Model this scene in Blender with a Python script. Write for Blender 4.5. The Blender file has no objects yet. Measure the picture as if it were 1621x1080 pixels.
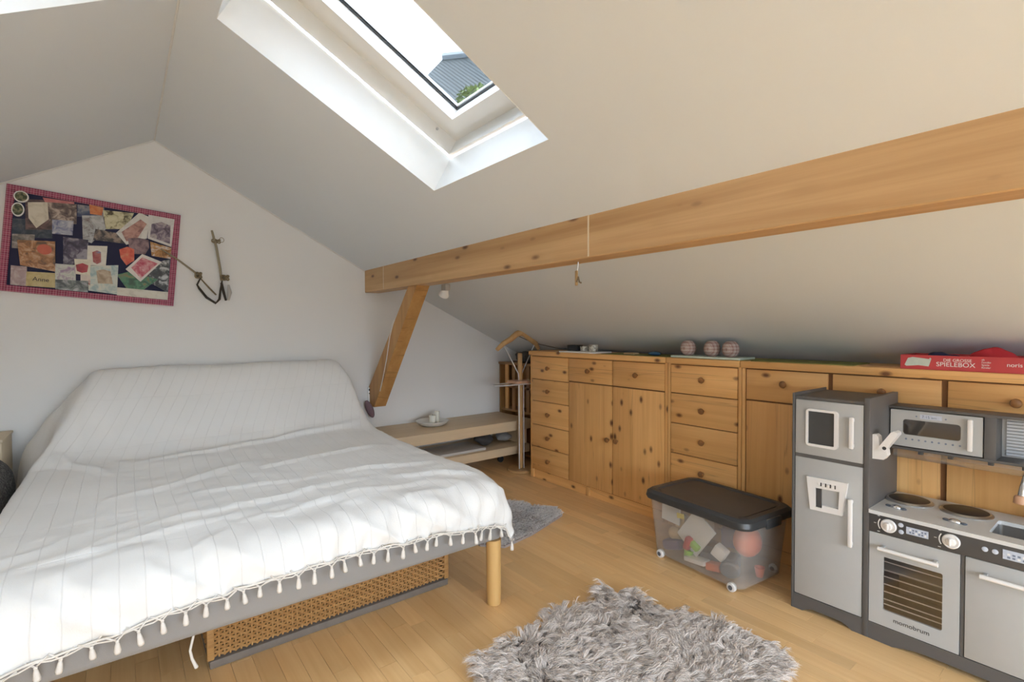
import bpy, bmesh, math, random
import numpy as np
from mathutils import Vector, Matrix, noise
random.seed(7); rng = np.random.default_rng(7)
scene = bpy.context.scene
COL = scene.collection

# ---------------------------------------------------------------- camera
yaw, pit, rol = math.radians(37.771), math.radians(-1.328), math.radians(-0.2767)
F = Vector((math.sin(yaw), math.cos(yaw), 0)); R = Vector((math.cos(yaw), -math.sin(yaw), 0)); U = Vector((0, 0, 1))
F2 = F*math.cos(pit) + U*math.sin(pit); U2 = -F*math.sin(pit) + U*math.cos(pit)
R3 = R*math.cos(rol) + U2*math.sin(rol); U3 = -R*math.sin(rol) + U2*math.cos(rol)
cd = bpy.data.cameras.new('camera'); cam = bpy.data.objects.new('camera', cd); COL.objects.link(cam)
cd.sensor_width = 36; cd.lens = 798.3/1621*36; cd.clip_start = 0.02; cd.clip_end = 200
cam.matrix_world = Matrix(((R3.x, U3.x, -F2.x, 0), (R3.y, U3.y, -F2.y, 0), (R3.z, U3.z, -F2.z, 1.25), (0, 0, 0, 1)))
scene.camera = cam

# ---------------------------------------------------------------- world, exposure
w = bpy.data.worlds.new('overcast_sky'); scene.world = w; w.use_nodes = True
bg = w.node_tree.nodes['Background']; bg.inputs[0].default_value = (0.83, 0.95, 1.10, 1)
# overcast sky: brighter towards the zenith, (1 + 2 sin elevation) / 3
_g = w.node_tree.nodes.new('ShaderNodeTexCoord'); _s = w.node_tree.nodes.new('ShaderNodeSeparateXYZ'); w.node_tree.links.new(_g.outputs['Generated'], _s.inputs[0])
_m = w.node_tree.nodes.new('ShaderNodeMapRange'); _m.inputs[1].default_value = 0; _m.inputs[2].default_value = 1; _m.inputs[3].default_value = .5; _m.inputs[4].default_value = 1.5
_c = w.node_tree.nodes.new('ShaderNodeMath'); _c.operation = 'GREATER_THAN'; _c.inputs[1].default_value = 0.0     # the ground below the horizon is darker
_k = w.node_tree.nodes.new('ShaderNodeMath'); _k.operation = 'MULTIPLY_ADD'; _k.inputs[1].default_value = .68; _k.inputs[2].default_value = .32
_p = w.node_tree.nodes.new('ShaderNodeMath'); _p.operation = 'MULTIPLY'
w.node_tree.links.new(_s.outputs[2], _m.inputs[0]); w.node_tree.links.new(_s.outputs[2], _c.inputs[0]); w.node_tree.links.new(_c.outputs[0], _k.inputs[0])
w.node_tree.links.new(_m.outputs[0], _p.inputs[0]); w.node_tree.links.new(_k.outputs[0], _p.inputs[1]); w.node_tree.links.new(_p.outputs[0], bg.inputs[1])
scene.view_settings.view_transform = 'Standard'; scene.view_settings.look = 'None'
scene.view_settings.exposure = 4.7; scene.view_settings.gamma = 1.0; scene.view_settings.use_curve_mapping = False
try:
    scene.cycles.max_bounces = 9; scene.cycles.diffuse_bounces = 6; scene.cycles.transparent_max_bounces = 16
    scene.cycles.use_denoising = True; scene.cycles.use_adaptive_sampling = True; scene.cycles.adaptive_threshold = .04; scene.cycles.sample_clamp_indirect = 10
except Exception: pass

# ---------------------------------------------------------------- room numbers
G = 4.08                      # gable wall
XR, ZR = 0.1953, 2.504        # ridge
M1, M2 = 0.537, 0.56          # right and left roof slopes
YB = -2.4                     # wall behind
XK = 3.27; XL = -2.75         # knee walls
LA = 0.478                    # lower ceiling slope
def zlow(x): return 1.482 - LA*(x - 2.236)
CAB = 2.74                    # front plane of the pine cabinets
KX = 2.361                    # front plane of toy kitchen

# ---------------------------------------------------------------- helpers
def link(o, parent=None):
    COL.objects.link(o)
    if parent is not None: o.parent = parent
    return o
def wloc(o):
    v = Vector((0, 0, 0))
    while o is not None:
        v = v + o.location; o = o.parent
    return v
def finish(name, bm, mat, parent=None, local=False, smooth=True, angle=35):
    if smooth:
        for f in bm.faces: f.smooth = True
    bmesh.ops.recalc_face_normals(bm, faces=bm.faces)
    me = bpy.data.meshes.new(name); 
    if parent is not None and not local:
        bmesh.ops.translate(bm, verts=bm.verts, vec=-wloc(parent))
    bm.to_mesh(me); bm.free()
    if smooth: me.set_sharp_from_angle(angle=math.radians(angle))
    o = bpy.data.objects.new(name, me); me.materials.append(mat)
    return link(o, parent)
def single(name, bm, mat, label, cat, group=None, **k):
    vs = [v.co for v in bm.verts]
    c = Vector(((min(v.x for v in vs)+max(v.x for v in vs))/2, (min(v.y for v in vs)+max(v.y for v in vs))/2, min(v.z for v in vs)))
    bmesh.ops.translate(bm, verts=bm.verts, vec=-c)
    o = finish(name, bm, mat, **k); o.location = c
    return tag(o, label, cat, group)
def tag(o, label, cat, group=None):
    o['label'] = label; o['category'] = cat
    if group: o['group'] = group
    return o
def thing(name, label, cat, loc=(0, 0, 0), rz=0, group=None):
    o = bpy.data.objects.new(name, None); COL.objects.link(o); o.location = loc; o.rotation_euler = (0, 0, rz)
    o.empty_display_size = 0.05
    return tag(o, label, cat, group)
def struct(name, bm, mat, label=None, parent=None, **k):
    o = finish(name, bm, mat, parent, **k)
    if parent is None: o['kind'] = 'structure'
    if label: o['label'] = label
    return o
def B(): return bmesh.new()
def box(bm, x0, x1, y0, y1, z0, z1, bev=0.0, seg=2, mat=None):
    g = bmesh.ops.create_cube(bm, size=1)
    vs = g['verts']
    for v in vs:
        v.co = Vector(((x0+x1)/2 + v.co.x*(x1-x0), (y0+y1)/2 + v.co.y*(y1-y0), (z0+z1)/2 + v.co.z*(z1-z0)))
    if bev > 0:
        bev = min(bev, abs(x1-x0)*.45, abs(y1-y0)*.45, abs(z1-z0)*.45)
        es = list({e for v in vs for e in v.link_edges})
        r = bmesh.ops.bevel(bm, geom=es, offset=bev, segments=seg, affect='EDGES', profile=.5)
        vs = list({v for f in r['faces'] for v in f.verts} | {v for v in vs if v.is_valid})
    if mat is not None: bmesh.ops.transform(bm, matrix=mat, verts=vs)
    return bm
def bx(*a, **k): return box(B(), *a, **k)
def tube(bm, pts, r, n=10, cap=True):
    pts = [Vector(p) for p in pts]; rs = r if isinstance(r, (list, tuple)) else [r]*len(pts)
    rings = []; prev = None
    for i, p in enumerate(pts):
        d = (pts[min(i+1, len(pts)-1)] - pts[max(i-1, 0)]).normalized()
        a = prev if prev is not None else (Vector((0, 0, 1)) if abs(d.z) < .9 else Vector((1, 0, 0)))
        s = d.cross(a).normalized(); t = s.cross(d).normalized(); prev = t
        rings.append([bm.verts.new(p + (s*math.cos(2*math.pi*k/n) + t*math.sin(2*math.pi*k/n))*rs[i]) for k in range(n)])
    for a, b in zip(rings, rings[1:]):
        for k in range(n): bm.faces.new((a[k], a[(k+1) % n], b[(k+1) % n], b[k]))
    if cap: bm.faces.new(rings[0][::-1]); bm.faces.new(rings[-1])
    return bm
def lathe(bm, prof, origin=(0, 0, 0), axis='Z', n=24):
    """prof: list of (r, h); axis direction h"""
    o = Vector(origin); rings = []
    def P(r, h, a):
        c, s = r*math.cos(a), r*math.sin(a)
        return o + {'Z': Vector((c, s, h)), '-X': Vector((-h, c, s)), 'Y': Vector((c, h, s)), '-Y': Vector((c, -h, s))}[axis]
    for r, h in prof:
        if r < 1e-6: rings.append([bm.verts.new(P(0, h, 0))])
        else: rings.append([bm.verts.new(P(r, h, 2*math.pi*k/n)) for k in range(n)])
    for a, b in zip(rings, rings[1:]):
        for k in range(n):
            q = [a[k % len(a)], a[(k+1) % len(a)], b[(k+1) % len(b)], b[k % len(b)]]
            u = []
            for v in q:
                if v not in u: u.append(v)
            if len(u) > 2: bm.faces.new(u)
    if len(rings[0]) > 1: bm.faces.new(rings[0][::-1])
    if len(rings[-1]) > 1: bm.faces.new(rings[-1])
    return bm
def prism(bm, poly, fn, h0, h1):
    """poly 2-D points, fn(a,b,h)->Vector"""
    A = [bm.verts.new(fn(a, b, h0)) for a, b in poly]; Bq = [bm.verts.new(fn(a, b, h1)) for a, b in poly]; n = len(poly)
    bm.faces.new(A[::-1]); bm.faces.new(Bq)
    for i in range(n): bm.faces.new((A[i], A[(i+1) % n], Bq[(i+1) % n], Bq[i]))
    return bm
def ring(bm, outer, inner, fn, h0, h1):
    """frame: outer & inner polygons with the same number of points"""
    n = len(outer); V = [[bm.verts.new(fn(a, b, h)) for a, b in p] for p in (outer, inner) for h in (h0, h1)]
    o0, o1, i0, i1 = V
    for k in range(n):
        j = (k+1) % n
        bm.faces.new((o0[k], o0[j], o1[j], o1[k])); bm.faces.new((i0[j], i0[k], i1[k], i1[j]))
        bm.faces.new((o1[k], o1[j], i1[j], i1[k])); bm.faces.new((o0[j], o0[k], i0[k], i0[j]))
    return bm
def rect(a0, a1, b0, b1, r=0, n=4):
    if r <= 0: return [(a0, b0), (a1, b0), (a1, b1), (a0, b1)]
    out = []
    for cx, cy, s in ((a1-r, b0+r, -90), (a1-r, b1-r, 0), (a0+r, b1-r, 90), (a0+r, b0+r, 180)):
        for k in range(n+1):
            t = math.radians(s + 90*k/n); out.append((cx + r*math.cos(t), cy + r*math.sin(t)))
    return out
def fX(a, b, h): return Vector((h, a, b))       # polygon in (y,z), extruded along x
def fY(a, b, h): return Vector((a, h, b))       # polygon in (x,z), extruded along y
def fZ(a, b, h): return Vector((a, b, h))
def sphere(bm, c, r, sx=1, sy=1, sz=1, u=16, v=10):
    g = bmesh.ops.create_uvsphere(bm, u_segments=u, v_segments=v, radius=r)
    for q in g['verts']: q.co = Vector((c[0]+q.co.x*sx, c[1]+q.co.y*sy, c[2]+q.co.z*sz))
    return bm
def text(body, size, mat, parent, origin, right, up, ext=0.0006, name='lettering', align='LEFT'):
    cu = bpy.data.curves.new(name, 'FONT'); cu.body = body; cu.size = size; cu.extrude = ext; cu.align_x = align
    t = bpy.data.objects.new(name, cu); COL.objects.link(t)
    dg = bpy.context.evaluated_depsgraph_get(); me = bpy.data.meshes.new_from_object(t.evaluated_get(dg))
    bpy.data.objects.remove(t); bpy.data.curves.remove(cu)
    r, u = Vector(right), Vector(up); n = r.cross(u); o = Vector(origin) - (wloc(parent) if parent else Vector())
    me.transform(Matrix(((r.x, u.x, n.x, o.x), (r.y, u.y, n.y, o.y), (r.z, u.z, n.z, o.z), (0, 0, 0, 1))))
    me.materials.clear(); me.materials.append(mat)
    ob = bpy.data.objects.new(name, me); link(ob, parent); ob['kind'] = 'stuff'
    return ob
def mesh_np(name, verts, faces, mat, parent=None):
    me = bpy.data.meshes.new(name); me.from_pydata(verts, [], faces); me.materials.append(mat); me.update()
    o = bpy.data.objects.new(name, me); return link(o, parent)

# ---------------------------------------------------------------- materials
def s2l(c): return tuple(((v/255)/12.92 if v/255 <= .04045 else ((v/255+.055)/1.055)**2.4) for v in c)
class N:
    def __init__(s, name):
        s.m = bpy.data.materials.new(name); s.m.use_nodes = True; s.t = s.m.node_tree; s.b = s.t.nodes['Principled BSDF']
    def n(s, t, **k):
        x = s.t.nodes.new(t)
        for a, v in k.items(): setattr(x, a, v)
        return x
    def l(s, a, b): s.t.links.new(a, b)
    def val(s, op, a, b=None, c=None):
        x = s.n('ShaderNodeMath', operation=op)
        for i, v in enumerate((a, b, c)):
            if v is None: continue
            if isinstance(v, (int, float)): x.inputs[i].default_value = v
            else: s.l(v, x.inputs[i])
        return x.outputs[0]
    def coord(s, scale=(1, 1, 1), rand=False, out='Object'):
        tc = s.n('ShaderNodeTexCoord'); mp = s.n('ShaderNodeMapping'); mp.inputs['Scale'].default_value = scale
        src = tc.outputs[out]
        if rand:
            oi = s.n('ShaderNodeObjectInfo'); va = s.n('ShaderNodeVectorMath', operation='ADD')
            mu = s.val('MULTIPLY', oi.outputs['Random'], 23.7); s.l(src, va.inputs[0]); 
            cb = s.n('ShaderNodeCombineXYZ'); [s.l(mu, cb.inputs[i]) for i in range(3)]; s.l(cb.outputs[0], va.inputs[1]); src = va.outputs[0]
        s.l(src, mp.inputs[0]); return mp.outputs[0]
    def noise(s, vec, scale=5, detail=3, rough=.5, dist=0):
        x = s.n('ShaderNodeTexNoise'); x.inputs['Scale'].default_value = scale; x.inputs['Detail'].default_value = detail
        x.inputs['Roughness'].default_value = rough; x.inputs['Distortion'].default_value = dist; s.l(vec, x.inputs['Vector']); return x.outputs['Fac']
    def ramp(s, fac, stops):
        x = s.n('ShaderNodeValToRGB'); e = x.color_ramp.elements
        while len(e) < len(stops): e.new(.5)
        for q, (p, c) in zip(e, stops): q.position = p; q.color = (*c, 1)
        s.l(fac, x.inputs[0]); return x.outputs[0]
    def mix(s, fac, a, b, mode='MIX'):
        x = s.n('ShaderNodeMix', data_type='RGBA', blend_type=mode)
        for i, v in ((0, fac), (6, a), (7, b)):
            if isinstance(v, (int, float)): x.inputs[i].default_value = v
            elif isinstance(v, tuple): x.inputs[i].default_value = (*v, 1)
            else: s.l(v, x.inputs[i])
        return x.outputs[2]
    def bump(s, h, strength=.3, dist=.01):
        x = s.n('ShaderNodeBump'); x.inputs['Strength'].default_value = strength; x.inputs['Distance'].default_value = dist
        s.l(h, x.inputs['Height']); s.l(x.outputs[0], s.b.inputs['Normal'])
    def col(s, c):
        if isinstance(c, tuple): s.b.inputs['Base Color'].default_value = (*c, 1)
        else: s.l(c, s.b.inputs['Base Color'])
    def rough(s, r): s.b.inputs['Roughness'].default_value = r; return s
def plain(name, c, rough=.5, metal=0, var=.06, scale=20, bump=0, spec=.5):
    a = N(name); v = a.coord(); f = a.noise(v, scale, 3)
    a.col(a.mix(f, tuple(x*(1-var) for x in c), tuple(min(1, x*(1+var)) for x in c))); a.rough(rough)
    a.b.inputs['Metallic'].default_value = metal; a.b.inputs['Specular IOR Level'].default_value = spec
    if bump: a.bump(a.noise(v, scale*3, 4), bump, .002)
    return a.m
def wood(name, axis, light, dark, knot, cross=16, kn=.07, kscale=(2.6, 7.0), rough=.42, bump=.08, lines=.45):
    a = N(name); sc = [cross]*3; sc[axis] = cross*.045
    v = a.coord(tuple(sc), True); f1 = a.noise(v, 1.0, 5, .55, .7)
    sc2 = [cross*6]*3; sc2[axis] = cross*.12; f2 = a.noise(a.coord(tuple(sc2), True), 1.0, 3, .6)
    ks = [kscale[1]]*3; ks[axis] = kscale[0]*1.6; ks[0] = ks[0]*.06 if axis else ks[0]
    vo = a.n('ShaderNodeTexVoronoi'); vo.inputs['Scale'].default_value = 1; a.l(a.coord(tuple(ks), True), vo.inputs['Vector'])
    d = vo.outputs['Distance']
    f = a.val('ADD', a.val('MULTIPLY', f1, .75), a.val('MULTIPLY', f2, .25))
    c = a.ramp(f, [(.34, dark), (.52, tuple((p+q)/2 for p, q in zip(light, dark))), (.68, light)])
    sc3 = [cross*1.5]*3; sc3[axis] = cross*.03; sc3[0] = sc3[0]*.06 if axis else sc3[0]
    f3 = a.noise(a.coord(tuple(sc3), True), 1.0, 2, .5, .3); g3 = a.n('ShaderNodeMapRange'); g3.inputs[1].default_value = .012; g3.inputs[2].default_value = .0; a.l(a.val('ABSOLUTE', a.val('SUBTRACT', f3, .56)), g3.inputs[0])
    c = a.mix(a.val('MULTIPLY', g3.outputs[0], lines), c, tuple(x*.55 for x in dark))
    halo = a.val('SUBTRACT', 1.0, a.val('SMOOTH_MIN', a.val('DIVIDE', d, kn*2.6), 1.0, .2)); 
    c = a.mix(a.val('MULTIPLY', a.val('MAXIMUM', halo, 0.0), .55), c, dark)
    kk = a.n('ShaderNodeMapRange'); kk.inputs[1].default_value = kn*1.35; kk.inputs[2].default_value = kn*.45; a.l(d, kk.inputs[0])
    c = a.mix(kk.outputs[0], c, knot)
    oi = a.n('ShaderNodeObjectInfo'); hs = a.n('ShaderNodeHueSaturation'); a.l(c, hs.inputs['Color'])
    a.l(a.val('ADD', a.val('MULTIPLY', oi.outputs['Random'], .16), .92), hs.inputs['Value'])
    a.col(hs.outputs[0]); a.rough(rough)
    if bump: a.bump(f, bump, .003)
    return a.m
PL, PD, PK = (.84, .49, .19), (.68, .345, .11), (.17, .065, .025)
MT = {}
def M(k): return MT[k]
def wallpaint(name, c):
    a = N(name); v = a.coord(); a.col(a.mix(a.noise(v, 1.3, 4), tuple(x*.965 for x in c), c)); a.rough(.88)
    a.bump(a.noise(v, 160, 3), .05, .002); return a.m
MT['wall'] = wallpaint('wall_paint', (.79, .785, .775)); MT['ceil'] = wallpaint('ceiling_paint', (.71, .745, .775))
MT['bead'] = plain('filler_bead', (.70, .69, .67), .8)
MT['pine_h'] = wood('pine_horizontal', 1, PL, PD, PK, cross=13, kn=.15, kscale=(4.2, 12), bump=.12)
MT['pine_v'] = wood('pine_vertical', 2, PL, PD, PK, cross=13, kn=.15, kscale=(4.2, 12), bump=.12)
MT['pine_x'] = wood('pine_crosswise', 0, PL, PD, PK, cross=15, kn=.07)
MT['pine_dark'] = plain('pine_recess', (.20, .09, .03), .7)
MT['knob'] = wood('pine_knob', 0, (.34, .15, .045), (.22, .09, .028), PK, kn=.01)
MT['beam'] = wood('beam_pine', 1, (.62, .40, .20), (.40, .225, .09), (.13, .06, .03), cross=8, kn=.13, kscale=(2.6, 11.0), rough=.5, bump=.2, lines=.75)
MT['brace'] = wood('brace_pine', 2, (.58, .33, .12), (.44, .22, .07), (.16, .07, .03), cross=9, kn=.05, rough=.5)
MT['beech'] = wood('beech_floor', 1, (.83, .56, .275), (.73, .45, .20), (.5, .3, .12), cross=20, kn=.008, rough=.30, bump=.02, lines=.06)
MT['birch'] = wood('birch_bench', 0, (.76, .60, .40), (.68, .52, .33), (.5, .36, .2), cross=14, kn=.005, rough=.5, bump=.02, lines=.06)
MT['legwood'] = wood('leg_wood', 2, (.66, .42, .17), (.58, .34, .12), (.3, .15, .05), cross=22, kn=.005, rough=.35, bump=.02, lines=.06)
MT['standwood'] = wood('stand_wood', 2, (.60, .38, .18), (.50, .29, .12), (.3, .15, .05), cross=24, kn=.004, rough=.35, bump=.02, lines=.06)
MT['wood_and_reflection'] = plain('tray_wood_and_reflection', (.58, .33, .2), .4)  # tray wood; its brown also stands in for a reflection on the faucet nozzle
MT['darkpine'] = wood('corner_pine', 2, (.40, .21, .07), (.26, .12, .035), PK, cross=18, kn=.02)
MT['white'] = plain('white_window_paint', (.80, .80, .78), .45, var=.02)
MT['gap'] = plain('dark_gap', (.10, .10, .10), .8)
MT['gasket'] = plain('glazing_gasket', (.05, .055, .06), .6)
MT['satin'] = plain('satin_steel', (.72, .73, .75), .4, .6, .03)
MT['chrome'] = plain('chrome', (.75, .75, .76), .18, 1, .02)
MT['steel'] = plain('brushed_steel', (.55, .55, .55), .35, 1, .05)
MT['black'] = plain('black_plastic', (.02, .02, .022), .45)
MT['ktgrey'] = plain('kitchen_grey', (.105, .098, .093), .5, var=.04)
MT['ktlight'] = plain('kitchen_silver_panel', (.43, .43, .418), .42, var=.03)
MT['ktwhite'] = plain('kitchen_white_plastic', (.78, .75, .72), .35, var=.02)
MT['ktpanel'] = plain('kitchen_dark_panel', (.07, .065, .062), .45, var=.03)
MT['ktcounter'] = plain('kitchen_counter', (.62, .62, .61), .4, var=.02)
MT['screen'] = plain('dark_screen', (.055, .055, .055), .3)
MT['lcd'] = plain('printed_display', (.50, .54, .62), .5, var=.2, scale=120)
MT['ink'] = plain('dark_print', (.05, .045, .04), .6)
MT['inkblue'] = plain('blue_grey_print', (.16, .19, .26), .6)
MT['lid'] = plain('anthracite_plastic', (.045, .046, .047), .38, var=.1, bump=.05)
MT['lidflat'] = plain('lid_top_plastic', (.075, .068, .063), .5, var=.12, bump=.1)
MT['cream'] = plain('cream_ceramic', (.74, .72, .68), .3)
MT['candle'] = plain('wax', (.82, .80, .70), .5)
MT['paper'] = plain('white_paper', (.78, .77, .74), .7)
MT['rope'] = plain('jute_rope', (.22, .17, .10), .9, bump=.3, scale=90, var=.3)
MT['ropedark'] = plain('dark_rope', (.05, .04, .03), .9, bump=.3, scale=90, var=.3)
MT['cotton'] = plain('cotton_tassel', (.74, .70, .65), .95, bump=.4, scale=160)
MT['redbox'] = plain('red_card', (.52, .055, .06), .45, var=.08)
MT['redcloth'] = plain('red_fabric', (.45, .02, .03), .85, bump=.3, scale=40)
MT['navy'] = plain('navy_fabric', (.02, .022, .06), .85)
MT['whitecloth'] = plain('white_fabric', (.72, .70, .66), .9)
MT['mauve'] = plain('mauve_cloth', (.20, .13, .15), .9)
MT['green'] = plain('olive_mat', (.20, .20, .05), .85, var=.15)
MT['blue'] = plain('blue_bits', (.03, .10, .2), .6)
MT['tray'] = plain('pale_green_tray', (.55, .62, .52), .4)
MT['beige'] = plain('beige_board', (.62, .52, .38), .8)
MT['dkfab'] = plain('dark_bundle_cloth', (.07, .065, .065), .95, var=.4, scale=14, bump=.4)
MT['toyor'] = plain('orange_toy', (.75, .16, .05), .5); MT['toyye'] = plain('yellow_toy', (.8, .62, .06), .5)
MT['toygr'] = plain('green_toy', (.30, .55, .06), .5); MT['toygy'] = plain('grey_toy', (.10, .11, .13), .5)
MT['toybe'] = plain('beige_toy', (.55, .40, .22), .6); MT['toybr'] = plain('brown_toy', (.22, .13, .07), .6); MT['toypu'] = plain('violet_toy', (.16, .12, .2), .6)
MT['toyred'] = plain('red_toy', (.5, .05, .05), .5)
def fabric(name, c, bump=.5):
    a = N(name); v = a.coord(); wv = a.noise(v, 420, 2); big = a.noise(v, 6, 4)
    a.col(a.mix(big, tuple(x*.95 for x in c), c)); a.rough(.95); a.b.inputs['Sheen Weight'].default_value = .15
    a.bump(a.val('ADD', wv, a.val('MULTIPLY', a.noise(v, 40, 3), 1.2)), bump, .003); return a.m
MT['rail'] = fabric('grey_upholstery', (.285, .270, .258), .2)
MT['mattress'] = fabric('mattress_ticking', (.6, .58, .55), .2)
def spread_mat():
    a = N('white_bedspread'); tc = a.n('ShaderNodeUVMap'); sp = a.n('ShaderNodeSeparateXYZ'); a.l(tc.outputs[0], sp.inputs[0])
    def stripe(src, period, width):
        fr = a.val('FRACT', a.val('DIVIDE', src, period)); d = a.val('ABSOLUTE', a.val('SUBTRACT', fr, .5))
        mr = a.n('ShaderNodeMapRange'); mr.inputs[1].default_value = width/period*1.6; mr.inputs[2].default_value = width/period*.4; a.l(d, mr.inputs[0]); return mr.outputs[0]
    line = a.val('MAXIMUM', stripe(sp.outputs[0], .062, .0013), a.val('MULTIPLY', stripe(sp.outputs[1], .36, .0016), .8))
    v = a.coord(); base = a.mix(a.noise(v, 3, 3), (.77, .76, .74), (.83, .82, .80))
    a.col(a.mix(a.val('MULTIPLY', line, .15), base, (.55, .53, .50))); a.rough(.95)
    h = a.val('SUBTRACT', a.val('ADD', a.val('MULTIPLY', a.noise(v, 300, 2), .4), a.val('MULTIPLY', a.noise(v, 26, 4), .8)), a.val('MULTIPLY', line, .9))
    a.bump(h, .45, .004); return a.m
MT['spread'] = spread_mat()
def boucle():
    a = N('dark_boucle'); v = a.coord(); n1 = a.noise(v, 90, 4, .7); a.col(a.ramp(n1, [(.35, (.03, .028, .027)), (.55, (.12, .115, .11)), (.72, (.40, .38, .36))])); a.rough(1); a.bump(n1, .9, .01); return a.m
MT['boucle'] = boucle()
def plaid(name, c1, c2, c3, f):
    a = N(name); v = a.coord(); sp = a.n('ShaderNodeSeparateXYZ'); a.l(v, sp.inputs[0]); out = None
    cs = []
    for i in (0, 2):
        s1 = a.val('GREATER_THAN', a.val('SINE', a.val('MULTIPLY', sp.outputs[i], f)), .2); s2 = a.val('GREATER_THAN', a.val('SINE', a.val('MULTIPLY', sp.outputs[i], f*2.7)), .86)
        cs.append((s1, s2))
    c = a.mix(a.val('MULTIPLY', a.val('ADD', cs[0][0], cs[1][0]), .5), c1, c2); c = a.mix(a.val('MULTIPLY', a.val('ADD', cs[0][1], cs[1][1]), .45), c, c3)
    a.col(c); a.rough(.8); return a.m
MT['plaid'] = plaid('pink_plaid', (.36, .07, .13), (.22, .03, .07), (.65, .42, .47), 190)
MT['plaidball'] = plaid('red_white_plaid', (.50, .42, .37), (.30, .18, .16), (.20, .06, .06), 330)
def glass(name='window_glass', tint=(.95, .96, .96)):
    a = N(name); tr = a.n('ShaderNodeBsdfTransparent'); tr.inputs[0].default_value = (*tint, 1); gl = a.n('ShaderNodeBsdfGlossy'); gl.inputs['Roughness'].default_value = .02
    mx = a.n('ShaderNodeMixShader'); mx.inputs[0].default_value = .05; a.l(tr.outputs[0], mx.inputs[1]); a.l(gl.outputs[0], mx.inputs[2])
    a.l(mx.outputs[0], a.t.nodes['Material Output'].inputs[0]); return a.m
MT['glass'] = glass(); MT['roofglass'] = glass('dimmed_roof_glass', (.42, .428, .433))  # grey tint put into the roof panes to dim the skylight
def frosted():
    a = N('frosted_plastic'); tr = a.n('ShaderNodeBsdfTransparent'); tr.inputs[0].default_value = (.93, .92, .9, 1)
    a.col((.74, .70, .66)); a.rough(.35)
    mx = a.n('ShaderNodeMixShader'); v = a.coord(); f = a.noise(v, 7, 2)
    a.l(a.val('ADD', a.val('MULTIPLY', f, .12), .10), mx.inputs[0]); a.l(tr.outputs[0], mx.inputs[1]); a.l(a.b.outputs[0], mx.inputs[2])
    a.l(mx.outputs[0], a.t.nodes['Material Output'].inputs[0]); return a.m
MT['frost'] = frosted()
def smoked(name, k):
    a = N(name); tr = a.n('ShaderNodeBsdfTransparent'); tr.inputs[0].default_value = (.82, .80, .78, 1); gl = a.n('ShaderNodeBsdfGlossy'); gl.inputs['Roughness'].default_value = .08
    mx = a.n('ShaderNodeMixShader'); mx.inputs[0].default_value = k; a.l(tr.outputs[0], mx.inputs[1]); a.l(gl.outputs[0], mx.inputs[2])
    a.l(mx.outputs[0], a.t.nodes['Material Output'].inputs[0]); return a.m
MT['smoke'] = smoked('smoked_acrylic', .12); MT['clear'] = smoked('clear_acrylic_rail', .25)
def fur(name, c1, c2):
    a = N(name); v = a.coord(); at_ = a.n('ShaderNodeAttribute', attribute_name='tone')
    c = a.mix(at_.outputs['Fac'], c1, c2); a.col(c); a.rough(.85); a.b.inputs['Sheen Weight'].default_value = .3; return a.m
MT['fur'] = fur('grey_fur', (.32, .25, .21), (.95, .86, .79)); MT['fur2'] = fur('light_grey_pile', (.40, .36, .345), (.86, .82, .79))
MT['hide'] = plain('rug_backing', (.34, .29, .27), .95)
MT['wicker'] = wood('wicker', 0, (.50, .28, .10), (.30, .145, .045), (.3, .15, .05), cross=60, kn=.003, rough=.5)
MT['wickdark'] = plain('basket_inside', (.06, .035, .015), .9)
MT['basegrey'] = plain('grey_plinth_board', (.17, .14, .115), .7, var=.2)
def photo(name, c1, c2, c3, scale):
    a = N(name); v = a.coord((1, 1, 1), True); f = a.noise(v, scale, 4, .6, .8); a.col(a.ramp(f, [(.36, c1), (.5, c2), (.64, c3)])); a.rough(.35); return a.m
def rooftile():
    a = N('roof_tiles'); v = a.coord(); wv = a.n('ShaderNodeTexWave'); wv.inputs['Scale'].default_value = 4.0; wv.inputs['Distortion'].default_value = .6; a.l(v, wv.inputs[0])
    a.col(a.mix(a.noise(v, 9, 4), (.012, .016, .015), (.03, .038, .036))); a.rough(.7); a.bump(wv.outputs['Fac'], .6, .05); return a.m
MT['rooftile'] = rooftile(); MT['ridgecap'] = plain('zinc_ridge', (.17, .19, .20), .5); MT['render'] = plain('house_render', (.4, .4, .38), .9)
MT['leaf'] = plain('leaf_green', (.16, .20, .05), .7, var=.4, scale=3); MT['bark'] = plain('bark', (.08, .06, .04), .9)
MT['blind'] = plain('toy_blind', (.62, .64, .68), .3)

# ================================================================ STRUCTURE
# --- floor
fl = bx(XL, XK, YB, G, -0.06, -0.0105)
floor = struct('floor', fl, M('beech'), smooth=False)
SW, SG = 0.071, 0.0007
variants = {}
for L in (.36, .44, .52, .60):
    me = bpy.data.meshes.new('floor_strip'); b = bx(-SW/2+SG/2, SW/2-SG/2, -L/2+SG/2, L/2-SG/2, -.0105, 0.0, bev=.0005, seg=1); b.to_mesh(me); b.free(); me.materials.append(M('beech')); variants[L] = me
FX0, FY0, FX1, FY1 = -.25, .72, 2.80, 3.62
rest = B(); nst = 0
nx = int((XK-XL)/SW)
for i in range(nx):
    x = XL + SW/2 + i*SW; y = YB - random.random()*.5; off = random.random()
    while y < G:
        L = random.choice((.36, .44, .52, .60)); yc = y+L/2
        inside = FX0 < x < FX1 and FY0 - .2 < yc < FY1 + .2 and y > YB and not (x < 1.25 and yc > 2.5) and not (x > 2.4 and yc < 1.0) and not (x > 2.0 and yc < .75)
        if inside and nst < 290:
            o = bpy.data.objects.new('floor_strip', variants[L]); link(o, floor); o.location = (x, yc, 0); nst += 1
        else:
            y0, y1 = max(y, YB), min(y+L, G)
            if y1 - y0 > .02: box(rest, x-SW/2+SG/2, x+SW/2-SG/2, y0+SG/2, y1-SG/2, -.0105, 0)
        y += L
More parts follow.
